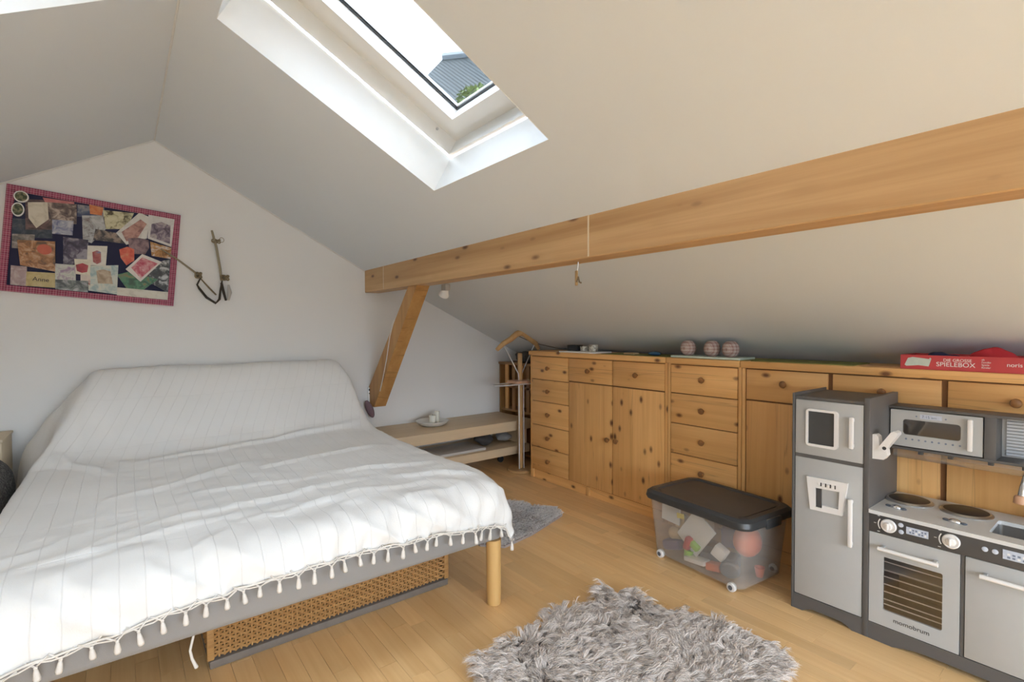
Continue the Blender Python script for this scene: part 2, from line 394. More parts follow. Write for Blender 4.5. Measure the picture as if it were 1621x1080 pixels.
ro = finish('floor_strip_field', rest, M('beech'), floor, smooth=False); ro['kind'] = 'stuff'

# --- walls
gb = B()
hl = ZR - M2*(XR-XL)
prism(gb, [(XL-.1, -.1), (XK+.1, -.1), (XK+.1, zlow(XK)+.1), (1.7, zlow(1.7)+.12), (XR, ZR+.12), (XL-.1, hl+.08)], fY, G, G+.12)
struct('wall_gable', gb, M('wall'), smooth=False)
RW = (-1.70, 1.95, .45, 1.60)  # opening for the added rear window
bb = B(); ring(bb, [(XL-.1, -.1), (XK+.1, -.1), (XK+.1, zlow(XK)+.1), (1.7, zlow(1.7)+.12), (XR, ZR+.12), (XL-.1, hl+.08)],
     [(RW[0], RW[2]), (RW[1], RW[2]), (RW[1], RW[2]+.3), (RW[1], RW[3]), (XR, RW[3]), (RW[0], RW[3])], fY, YB-.12, YB)
struct('wall_rear', bb, M('wall'), smooth=False)
rw = bpy.data.objects.new('window_7', None); COL.objects.link(rw); rw['kind'] = 'structure'; rw.location = ((RW[0]+RW[1])/2, YB, RW[2])  # unseen window added behind the camera to brighten the room
finish('frame', ring(B(), rect(RW[0], RW[1], RW[2], RW[3]), rect(RW[0]+.06, RW[1]-.06, RW[2]+.06, RW[3]-.06), fY, YB-.09, YB-.03), M('white'), rw, smooth=False)
for x in (-.35, .75): finish('mullion', bx(x-.03, x+.03, YB-.09, YB-.03, RW[2]+.06, RW[3]-.06), M('white'), rw)
for x0, x1 in ((RW[0]+.06, -.38), (-.32, .72), (.78, RW[1]-.06)): finish('pane', bx(x0, x1, YB-.062, YB-.058, RW[2]+.06, RW[3]-.06), M('glass'), rw, smooth=False)
L = bpy.data.lights.new('daylight_portal', 'AREA'); L.shape = 'RECTANGLE'; L.size = 3.6; L.size_y = 1.1; L.cycles.is_portal = True
lo = bpy.data.objects.new('daylight_portal', L); COL.objects.link(lo); lo.location = ((RW[0]+RW[1])/2, YB-.1, (RW[2]+RW[3])/2); lo.rotation_euler = (math.radians(90), 0, 0)
struct('wall_right', bx(XK, XK+.1, YB, G, -.05, zlow(XK)+.06), M('wall'), smooth=False)
struct('wall_left', bx(XL-.1, XL, YB, G, -.05, hl+.06), M('wall'), smooth=False)

# --- ceiling slopes with skylight openings
WU0, WU1 = .13, 1.19
REAR_U = {1: 1.52, -1: 2.25}   # the added rear roof windows are lengthened down the slopes for more light
WIN = [(1.38, 2.23), (-.85, 0.0), (-1.95, -1.10)]  # first opening is seen on both slopes; the rear ones are added for daylight
def slope_fn(side):
    m = M1 if side > 0 else M2; q = math.hypot(1, m); u = Vector((side/q, 0, -m/q)); n = Vector((side*m/q, 0, 1/q)); O = Vector((XR, 0, ZR))
    return (lambda a, b, h: O + u*a + Vector((0, b, 0)) + n*h), (lambda a, b, h: O + u*a + Vector((0, b, 0)) + n*h), q
def ceiling(name, side, ulen):
    fn = slope_fn(side)[0]; bm = B()
    us = [-.02, WU0, WU1, REAR_U[side], ulen]; vs = [YB] + [v for p in sorted(WIN) for v in p] + [G]
    H0, H1 = 0, .03
    grid = [[(bm.verts.new(fn(u, v, H0)), bm.verts.new(fn(u, v, H1))) for v in vs] for u in us]
    hole = {(1, 1), (2, 1), (1, 3), (2, 3), (1, 5)}
    def cell(i, j): return 0 <= i < 4 and 0 <= j < len(vs)-1 and (i, j) not in hole
    for i in range(4):
        for j in range(len(vs)-1):
            if not cell(i, j): continue
            for k in (0, 1): bm.faces.new((grid[i][j][k], grid[i+1][j][k], grid[i+1][j+1][k], grid[i][j+1][k]))
            for (di, dj, a, b) in ((-1, 0, (i, j), (i, j+1)), (1, 0, (i+1, j), (i+1, j+1)), (0, -1, (i, j), (i+1, j)), (0, 1, (i, j+1), (i+1, j+1))):
                if not cell(i+di, j+dj):
                    A, Bq = grid[a[0]][a[1]], grid[b[0]][b[1]]; bm.faces.new((A[0], Bq[0], Bq[1], A[1]))
    return struct(name, bm, M('ceil'), smooth=False)
q1 = math.hypot(1, M1); q2 = math.hypot(1, M2)
ceiling('ceiling', 1, (1.68-XR)*q1)
ceiling('ceiling', -1, (XR-XL+.05)*q2)
cb = B(); prism(cb, [(1.69, zlow(1.69)), (XK+.1, zlow(XK+.1)), (XK+.1, zlow(XK+.1)+.04), (1.69, zlow(1.69)+.04)], fY, YB, G)
struct('ceiling', cb, M('ceil'), smooth=False)
# filler beads along edges
def bead(name, p, q, r=.006): struct(name, tube(B(), [p, q], r, 8), M('bead'))
bead('trim_3', (XR, YB, ZR-.001), (XR, G, ZR-.001), .005)
bead('trim_4', (XR, G-.003, ZR-.002), (1.62, G-.003, ZR-M1*(1.62-XR)-.002), .006)
bead('trim_5', (XR, G-.003, ZR-.002), (XL, G-.003, ZR-M2*(XR-XL)-.002), .006)
bead('trim_6', (1.62, YB, ZR-M1*(1.62-XR)-.001), (1.62, G, ZR-M1*(1.62-XR)-.001), .006)

# --- roof windows: front pair seen, rear pairs added unseen to brighten the room
def roofwin(name, side, v0, v1):
    fn = slope_fn(side)[0]; WU1 = globals()['WU1'] if v0 > 1 else REAR_U[side]
    e = bpy.data.objects.new(name, None); COL.objects.link(e); e['kind'] = 'structure'; e.empty_display_size = .05
    o = fn((WU0+WU1)/2, (v0+v1)/2, 0); e.location = o
    def part(nm, bm, mt, par=e, **k): return finish(nm, bm, mt, par, smooth=False, **k)
    O = rect(WU0-.02, WU1+.02, v0-.02, v1+.02); O2 = rect(WU0-.0005, WU1+.0005, v0-.0005, v1+.0005)
    I = rect(WU0+.0012, WU1-.0012, v0+.0012, v1-.0012); part('lining', ring(B(), O2, I, fn, -.001, .20), M('white'))
    part('shadow_gap', ring(B(), O, rect(WU0-.012, WU1+.012, v0-.012, v1+.012), fn, .20, .206), M('gasket'))
    part('frame', ring(B(), rect(WU0-.02, WU1+.02, v0-.02, v1+.02), rect(WU0+.018, WU1-.022, v0+.016, v1-.016), fn, .206, .33), M('white'))
    part('frame_ledge', ring(B(), rect(WU0+.018, WU1-.022, v0+.016, v1-.016), rect(WU0+.07, WU1-.065, v0+.10, v1-.10), fn, .292, .33), M('white'))
    s = part('sash', ring(B(), rect(WU0+.075, WU1-.07, v0+.10, v1-.10), rect(WU0+.14, WU1-.137, v0+.17, v1-.17), fn, .262, .345), M('white'))
    part('gasket', ring(B(), rect(WU0+.139, WU1-.136, v0+.169, v1-.169), rect(WU0+.146, WU1-.143, v0+.176, v1-.176), fn, .318, .332), M('gasket'), s)
    part('spacer', ring(B(), rect(WU0+.146, WU1-.143, v0+.176, v1-.176), rect(WU0+.154, WU1-.151, v0+.184, v1-.184), fn, .326, .340), M('steel'), s)
    part('pane', ring_fill(fn, WU0+.14, WU1-.137, v0+.17, v1-.17, .334, .338), M('roofglass'), s)
    b = B(); c = fn(WU1-.135, v1-.02, .27); sphere(b, c, .007); part('screw', b, M('steel'))
    # daylight portal just outside the pane
    L = bpy.data.lights.new('daylight_portal', 'AREA'); L.shape = 'RECTANGLE'; L.size = WU1-WU0-.28; L.size_y = v1-v0-.34; L.energy = 1; L.cycles.is_portal = True
    lo = bpy.data.objects.new('daylight_portal', L); COL.objects.link(lo)
    c = fn((WU0+WU1)/2, (v0+v1)/2, .36); n = fn(0, 0, 1) - fn(0, 0, 0); u = fn(1, 0, 0) - fn(0, 0, 0); vv = n.cross(u)
    lo.matrix_world = Matrix(((u.x, vv.x, n.x, c.x), (u.y, vv.y, n.y, c.y), (u.z, vv.z, n.z, c.z), (0, 0, 0, 1)))
    return e
def ring_fill(fn, a0, a1, b0, b1, h0, h1): return prism(B(), rect(a0, a1, b0, b1), fn, h0, h1)
k = 1
for side in (1, -1):
    for v0, v1 in WIN:
        roofwin('window_%d' % k, side, v0, v1); k += 1

# --- purlin beam and brace
bm = bx(1.612, 1.738, YB, G, 1.561, 1.79, bev=.004, seg=1); struct('trim_1', bm, M('beam'), label='long pine roof beam under the sloping ceiling')
seam = plain('beam_seam', (.72, .6, .42), .6)
bmo = [o for o in bpy.data.objects if o.name == 'trim_1'][0]
for y in (1.535, 3.70):
    finish('joint_line', bx(1.6105, 1.613, y-.004, y+.004, 1.565, 1.745), seam, bmo)
sb = B(); prism(sb, [(3.19, 1.5605), (3.325, 1.5605), (4.079, .765), (4.079, .615), (3.965, .615)], fX, 1.635, 1.735)
struct('trim_2', sb, M('brace'), label='slanting pine brace under the roof beam')

# --- neighbour house and tree outside
hs = thing('neighbour_house', 'dark tiled roof of the house seen through the skylight', 'house', (9, 9.5, 0))
R0, R1 = Vector((7.06, 12.1, 8.63)), Vector((11.2, 7.4, 8.63)); E0 = Vector((4.83, 11.2, 6.0)); ax = (R1-R0).normalized(); E1 = E0 + ax*9.5
sd_ = Vector((-ax.y, ax.x, 0)); wdt_ = 2*abs((E0-R0).dot(sd_)); E3 = E0 + sd_*(wdt_ if (R0-E0).dot(sd_) > 0 else -wdt_); E2 = E1 + (E3-E0)
cc = (E0+E1+E2+E3)/4
wb_ = B(); prism(wb_, [tuple((cc + (e-cc)*.86)[:2]) for e in (E0, E1, E2, E3)], fZ, 0, 6.0); finish('wall', wb_, M('render'), hs, smooth=False)
rb = B(); vv = [rb.verts.new(p) for p in (E0, E1, E2, E3, R0, R1)]
for f in ((0, 1, 5, 4), (1, 2, 5), (2, 3, 4, 5), (3, 0, 4), (0, 3, 2, 1)): rb.faces.new([vv[i] for i in f])
rf = finish('roof', rb, M('rooftile'), hs, smooth=False)
finish('ridge_cap', tube(B(), [R0, R1], .13, 8), M('ridgecap'), hs)
TC = Vector((5.05, 7.45, 4.98))
tr = thing('garden_tree', 'light green tree top seen low in the skylight', 'tree', (TC.x, TC.y, 0))
finish('trunk', tube(B(), [(TC.x, TC.y, 0), (TC.x+.05, TC.y+.05, 2.6), (TC.x, TC.y, 4.9)], [.14, .10, .03]), M('bark'), tr)
vs, fs = [], []
for i in range(1500):
    d = Vector((random.gauss(0, 1), random.gauss(0, 1), random.gauss(0, 1))).normalized()*(.5*random.random()**.35)
    c = TC + Vector((d.x, d.y, d.z*1.1)); a = Vector((random.gauss(0, 1), random.gauss(0, 1), random.gauss(0, 1))).normalized(); b = a.cross(Vector((.3, .5, .8))).normalized()
    n0 = len(vs); s = .055
    for p in (c-a*s, c+b*s*.4, c+a*s, c-b*s*.4): vs.append(tuple(p - Vector((TC.x, TC.y, 0))))
    fs.append((n0, n0+1, n0+2, n0+3))
lf = mesh_np('foliage', vs, fs, M('leaf'), tr); lf['kind'] = 'stuff'

# ================================================================ BED
bed = thing('bed', 'low bed with grey upholstered rail and round wooden legs', 'bed', (.51, 2.9, 0))
finish('rail', bx(-.36, 1.36, 1.82, 3.98, .298, .43, bev=.025, seg=3), M('rail'), bed)
finish('mattress', bx(-.34, 1.345, 1.85, 3.97, .43, .525, bev=.04, seg=3), M('mattress'), bed)
bk = B(); prism(bk, [(3.50, .525), (3.98, .525), (3.99, .99), (3.92, 1.0)], lambda a, b, h: Vector((h, a, b)), -.08, 1.29); finish('backrest', bk, M('mattress'), bed)
for x, y in ((1.323, 1.852), (-.30, 1.852), (1.30, 3.9), (-.30, 3.9)):
    finish('leg', lathe(B(), [(.030, 0), (.033, .004), (.034, .15), (.0345, .298)], (x, y, 0)), M('legwood'), bed)

# ---- bedspread
ST = [(4.045, .84, -.17, 1.34, .24), (4.035, .93, -.155, 1.335, .28), (4.00, 1.005, -.14, 1.325, .32), (3.94, 1.035, -.13, 1.32, .34), (3.87, 1.015, -.14, 1.345, .33), (3.78, .925, -.18, 1.375, .26),
      (3.62, .76, -.27, 1.39, .13), (3.48, .645, -.34, 1.385, .05), (3.34, .582, -.38, 1.395, .02), (3.0, .562, -.39, 1.40, .02), (2.5, .56, -.39, 1.40, .02), (2.05, .562, -.385, 1.40, .02),
      (1.93, .556, -.38, 1.385, .02), (1.85, .535, -.38, 1.375, .02), (1.808, .49, -.38, 1.365, .02), (1.798, .44, -.38, 1.355, .02), (1.798, .39, -.38, 1.345, .02)]
ST = np.array(ST); seg = np.sqrt(np.diff(ST[:, 0])**2 + np.diff(ST[:, 1])**2); cum = np.r_[0, np.cumsum(seg)]
NS = 150; ss = np.linspace(0, cum[-1], NS); stn = np.array([np.interp(ss, cum, ST[:, j]) for j in range(5)]).T
NH, NTOP = 20, 110
rows = []; UVu = []
for (Y, z, xl, xr, fl_) in stn:
    zf = .335; row = []; uu = []
    d = max(z - zf, .004)
    for i in range(NH):
        a = 1 - i/NH; row.append((xl - fl_*min(1, a*1.5)*min(1, d/.5) - .012*a, Y, z - d*a)); uu.append(-d*a)
    for i in range(NTOP+1):
        a = i/NTOP; row.append((xl + (xr-xl)*a, Y, z)); uu.append((xr-xl)*a + 0)
    for i in range(NH):
        a = (i+1)/NH; row.append((xr + .02*a, Y, z - d*a)); uu.append((xr-xl) + d*a)
    rows.append(row); UVu.append(uu)
A = np.array(rows); UVu = np.array(UVu)
def smooth(A, it):
    for _ in range(it):
        Bq = A.copy(); Bq[1:-1, 1:-1] = (A[1:-1, 1:-1]*2 + A[:-2, 1:-1] + A[2:, 1:-1] + A[1:-1, :-2] + A[1:-1, 2:])/6
        Bq[-1, 1:-1] = (A[-1, :-2] + 2*A[-1, 1:-1] + A[-1, 2:])/4; A = Bq
    return A
A = smooth(A, 16)
# settle the free edge at foot: higher towards the left
lift = np.clip((ss - cum[12]+.05)/(cum[-1]-cum[12]+.05), 0, 1)
A[:, :, 2] += (lift[:, None]**2)*np.interp(A[:, :, 0], [-.38, -.14, .13, .47, .86, 1.2, 1.34, 1.4], [-.01, .0, .026, .05, .035, .012, -.02, -.035])
# displacement
def nz(x, y, z=0): return noise.noise(Vector((x, y, z)))
du = np.gradient(A, axis=1); dv = np.gradient(A, axis=0); nr = np.cross(dv, du); nr /= np.linalg.norm(nr, axis=2, keepdims=True) + 1e-9
flip = nr[NS//2, NH+NTOP//2, 2] < 0
if flip: nr = -nr
D = np.zeros(A.shape[:2])
def crease(x, y, p, q, wdt):
    px, py = q[0]-p[0], q[1]-p[1]; L = math.hypot(px, py); t = ((x-p[0])*px + (y-p[1])*py)/L**2; dd = ((x-p[0])*py - (y-p[1])*px)/L
    dd += .02*nz(t*5, p[0]); e = max(0, 1-(2*t-1)**4) if 0 <= t <= 1 else 0
    return e*math.exp(-(dd/wdt)**2)
CR = [((.05, 2.18), (.95, 2.28), .02, .014), ((-.3, 2.0), (.35, 2.12), .022, .012), ((.5, 2.75), (1.25, 2.9), .03, .010), ((.7, 2.5), (1.3, 2.32), .025, .011), ((.0, 3.2), (1.3, 3.42), .03, .012), ((-.1, 2.6), (.6, 2.95), .04, .009),
      ((-.28, 3.45), (-.05, 3.05), .03, .014), ((1.0, 2.2), (1.35, 2.0), .02, .014), ((.2, 2.5), (.9, 2.42), .018, .008), ((.3, 2.02), (.9, 2.1), .018, .01)]
for i in range(NS):
    f = lift[i]
    for j in range(A.shape[1]):
        x, y, z = A[i, j]
        d = .010*nz(x*3.1, y*3.1, z*3) + .0045*nz(x*9, y*9, 3+z*9) + .0015*nz(x*28, y*22, z*24)
        if f < .3:
            for p, q, wd, am in CR: d += 1.35*am*crease(x, y, p, q, wd*.75)
            if y < 2.6: d += .010*max(0, 1-3*abs(nz(x*4.2, y*7, 4.4)))**2*min(1, (2.6-y)*2)
        if y > 3.3 and j < NH + 26: d += .014*nz(x*11 + z*3, y*2.0, z*2.2)
        if f > 0:
            g = min(1, f*1.3); rd = max(0, 1-3.2*abs(nz(x*5.5 + z*9, 2.2, z*1.5))); rd2 = max(0, 1-3.0*abs(nz(x*9 - z*6, 8.2, z*2.0))); d += g*(.022*nz(x*9 + z*8, 1.7, z*2.2) + .012*nz(x*22 - z*9, 5.1, z*3) + .024*rd**1.5 + .016*rd2**1.5); d = max(d, -.010)
        if j >= NH + NTOP: d += .012*nz(y*9, z*4, 2.)*((j-NH-NTOP)/NH)
        D[i, j] = d
A = A + nr*D[:, :, None]; A[:, :, 1] = np.minimum(A[:, :, 1], G - .012)
nc = A.shape[1]
verts = A.reshape(-1, 3); c0 = np.array([.51, 2.9, .33]); faces = [(i*nc+j, i*nc+j+1, (i+1)*nc+j+1, (i+1)*nc+j) for i in range(NS-1) for j in range(nc-1)]
spread = mesh_np('bedspread', (verts - c0).tolist(), faces, M('spread')); spread.location = c0
me = spread.data; uvl = me.uv_layers.new(name='UVMap')
uvs = np.stack([UVu + 5, np.repeat(ss[:, None], nc, 1)], -1).reshape(-1, 2)
li = np.zeros(len(me.loops), dtype=np.int32); me.loops.foreach_get('vertex_index', li); uvl.data.foreach_set('uv', uvs[li].ravel().astype(np.float32))
for p in me.polygons: p.use_smooth = True
sd = spread.modifiers.new('cloth_thickness', 'SOLIDIFY'); sd.thickness = .004; sd.offset = -1 if flip else 1
tag(spread, 'white cotton bedspread with tassel fringe draped over the bed', 'bedspread')
# ---- fringe
edge = [Vector(p) for p in A[-1, :, :]]
acc = [0.0]
for a, b in zip(edge, edge[1:]): acc.append(acc[-1] + (b-a).length)
tm = B(); tube(tm, [(-.026, 0, .008), (-.012, -.002, -.004), (0, -.003, -.014)], .0022, 6); tube(tm, [(.026, 0, .008), (.012, -.002, -.004), (0, -.003, -.014)], .0022, 6)
sphere(tm, (0, -.003, -.016), .0048, u=8, v=6); lathe(tm, [(.0035, -.018), (.0062, -.028), (.0085, -.046), (.0075, -.053), (0, -.050)], (0, -.003, 0), n=9)
for f in tm.faces: f.smooth = True
tme = bpy.data.meshes.new('tassel'); tm.to_mesh(tme); tm.free(); tme.materials.append(M('cotton'))
xsj = acc[NH]; xej = acc[NH+NTOP]
s = xsj + .02
while s < xej + .03:
    j = max(k for k in range(len(acc)) if acc[k] <= s); j = min(j, len(edge)-2); t = (s-acc[j])/max(1e-6, acc[j+1]-acc[j]); p = edge[j].lerp(edge[j+1], t)
    o = bpy.data.objects.new('tassel', tme); link(o, spread); o.location = p + Vector((0, -.006, .001)) - Vector(c0)
    o.rotation_euler = (random.uniform(-.1, .12), random.uniform(-.16, .16), random.uniform(-.5, .5)); q = random.uniform(.85, 1.15); o.scale = (1, 1, q)
    s += .0575*random.uniform(.92, 1.08)
for i in range(NS-1, NS-44, -9):
    p = Vector(A[i, -1]); o = bpy.data.objects.new('tassel', tme); link(o, spread); o.location = p + Vector((.006, 0, 0)) - Vector(c0); o.rotation_euler = (0, random.uniform(-.1, .1), 1.57+random.uniform(-.3, .3))
ec = B(); tube(ec, [tuple(p + Vector((0, -.004, 0))) for p in edge[NH//2:NH+NTOP+NH:2]], .0032, 6); finish('edge_cord', ec, M('cotton'), spread)
ec = B(); tube(ec, [tuple(p + Vector((0, -.005, -.007 - .004*math.sin(i*2.1)))) for i, p in enumerate(edge[NH//2:NH+NTOP+NH:2])], .0022, 6); finish('edge_cord', ec, M('cotton'), spread)

# ---- cord hanging below the rail
single('hanging_cord', tube(B(), [(.172, 1.95, .296), (.171, 1.95, .24), (.161, 1.95, .195), (.166, 1.95, .165), (.178, 1.95, .131)], [.004, .004, .004, .0045, .006], 8), M('cotton'), 'thin white cord hanging below the bed rail beside the basket', 'cord')

# ---- wicker basket below the bed
bk = thing('wicker_basket', 'long low wicker basket pushed under the bed', 'basket', (.74, 2.4, 0))
X0, X1, Y0, Y1, Zb, Zt = .24, 1.24, 2.14, 2.62, .035, .225
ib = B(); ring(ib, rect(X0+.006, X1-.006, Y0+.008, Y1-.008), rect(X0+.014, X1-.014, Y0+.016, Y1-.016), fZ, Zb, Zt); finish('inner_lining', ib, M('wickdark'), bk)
finish('base_board', bx(X0-.004, X1+.006, Y0-.012, Y1+.01, 0, .03, bev=.004), M('basegrey'), bk)
for x, y in ((X0, Y0), (X1, Y0), (X0, Y1), (X1, Y1)): finish('corner_post', bx(x-.012, x+.012, y-.008, y+.008, .03, Zt+.004, bev=.004), M('wicker'), bk)
finish('rim', ring(B(), rect(X0-.006, X1+.006, Y0-.008, Y1+.008), rect(X0+.012, X1-.012, Y0+.01, Y1-.01), fZ, Zt-.006, Zt+.01), M('wicker'), bk)
wb = B(); sp = .0185; nrow = 15
for r in range(nrow):
    z0 = Zb + .004 + r*(Zt-Zb-.01)/nrow; z1 = z0 + (Zt-Zb)/nrow*.80
    for side in (0, 1):
        prev = None; Lx = (X1-X0) if side == 0 else (Y1-Y0); nseg = int(Lx/sp*2)
        for i in range(nseg+1):
            a = i/nseg*Lx; off = .0055*math.sin(math.pi*(a/sp) + math.pi*(r % 2))
            pt = (X0+a, Y0-off-.002) if side == 0 else (X0-off-.002, Y0+a)
            cur = [wb.verts.new((pt[0], pt[1], z0)), wb.verts.new((pt[0], pt[1], z1))]
            if prev: wb.faces.new((prev[0], cur[0], cur[1], prev[1]))
            prev = cur
i = 0
while X0 + .02 + i*sp < X1 - .02:
    x = X0 + .0093 + i*sp; box(wb, x-.003, x+.003, Y0-.004, Y0+.002, Zb, Zt); i += 1
wo = finish('weave', wb, M('wicker'), bk); wo['kind'] = 'stuff'

# ================================================================ RUGS
def in_poly(x, y, P):
    c = False; n = len(P)
    for i in range(n):
        (x0, y0), (x1, y1) = P[i], P[(i+1) % n]
        if (y0 > y) != (y1 > y) and x < (x1-x0)*(y-y0)/(y1-y0)+x0: c = not c
    return c
def fur_rug(name, label, P, n, L, lean, wdt, mat, curl, back_h=.008, clump=.02):
    cx = sum(p[0] for p in P)/len(P); cy = sum(p[1] for p in P)/len(P)
    t = thing(name, label, 'rug', (cx, cy, 0))
    Q = [(p[0]+(cx-p[0])*.03, p[1]+(cy-p[1])*.03) for p in P]
    finish('backing', prism(B(), Q, fZ, .001, back_h), M('hide'), t)
    xs = [p[0] for p in P]; ys = [p[1] for p in P]; vs, fs = [], []; k = 0
    cl = {}; tones = []
    while k < n:
        x = random.uniform(min(xs), max(xs)); y = random.uniform(min(ys), max(ys))
        if not in_poly(x, y, Q): continue
        k += 1
        key = (round(x/clump + .5*nz(x*30, y*30, 2)), round(y/clump + .5*nz(x*30, y*30, 9)))
        if key not in cl:
            gx, gy = key[0]*clump, key[1]*clump
            ang = 2.6*nz(gx*3.2, gy*3.2, 1) + 1.6*nz(gx*11, gy*11, 7) + random.gauss(0, .45) - .6
            rad = Vector((gx-cx, gy-cy, 0)); out = rad.normalized() if rad.length > 0 else Vector((1, 0, 0)); e = min(1, rad.length/.48)**3
            d = (Vector((math.cos(ang), math.sin(ang), 0))*(1-.6*e) + out*.9*e).normalized()
            l = L*random.uniform(.75, 1.2)*(1 + .3*nz(gx*7, gy*7, 3)); el = random.uniform(.25, .75)/lean
            cl[key] = (Vector((gx-cx, gy-cy, 0)), d, l, el)
        gc, d, l, el = cl[key]
        p0 = Vector((x-cx, y-cy, back_h)); tip = gc*.40 + Vector((x-cx, y-cy, 0))*.60 + d*l*math.cos(el)*random.uniform(.85, 1.1); tip.z = back_h + l*math.sin(el)*random.uniform(.8, 1.1)
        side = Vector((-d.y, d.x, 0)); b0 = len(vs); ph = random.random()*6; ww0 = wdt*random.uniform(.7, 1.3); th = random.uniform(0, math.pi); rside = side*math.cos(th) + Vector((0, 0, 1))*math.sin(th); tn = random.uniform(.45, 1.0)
        for i in range(4):
            u = i/3; p = p0.lerp(tip, u**1.15) + Vector((0, 0, 1))*l*.32*math.sin(u*math.pi) + side*curl*l*.25*math.sin(ph + u*5)*u
            p.z = max(p.z, .004); ww = ww0*(1, .95, .7, .15)[i]
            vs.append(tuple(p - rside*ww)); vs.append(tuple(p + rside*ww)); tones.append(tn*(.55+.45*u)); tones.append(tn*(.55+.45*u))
        for i in range(3): fs.append((b0+2*i, b0+2*i+1, b0+2*i+3, b0+2*i+2))
    o = mesh_np('fur', vs, fs, mat, t); o['kind'] = 'stuff'
    at_ = o.data.attributes.new('tone', 'FLOAT', 'POINT'); at_.data.foreach_set('value', tones)
    for p in o.data.polygons: p.use_smooth = True
    return t
PB = [(.99, 1.50), (1.152, 1.56), (1.337, 1.545), (1.455, 1.595), (1.60, 1.545), (1.68, 1.56), (1.78, 1.61), (1.865, 1.48), (1.83, 1.378), (1.885, 1.201), (1.905, 1.04), (1.955, .935), (1.955, .86), (1.85, .80), (1.62, .77), (1.36, .82), (1.16, .97), (1.0, 1.16), (.94, 1.35)]
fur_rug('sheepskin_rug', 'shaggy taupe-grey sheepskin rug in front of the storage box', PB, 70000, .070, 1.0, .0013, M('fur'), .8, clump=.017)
PS = [(2.158, 2.90), (2.235, 2.82), (2.246, 2.68), (2.37, 2.555), (2.315, 2.43), (1.942, 2.31), (1.70, 2.27), (1.60, 2.38), (1.60, 2.62), (1.74, 2.85), (1.95, 2.95)]
fur_rug('bedside_rug', 'small curly light grey rug beside the bed foot', PS, 20000, .020, .8, .0014, M('fur2'), .9, back_h=.014, clump=.012)

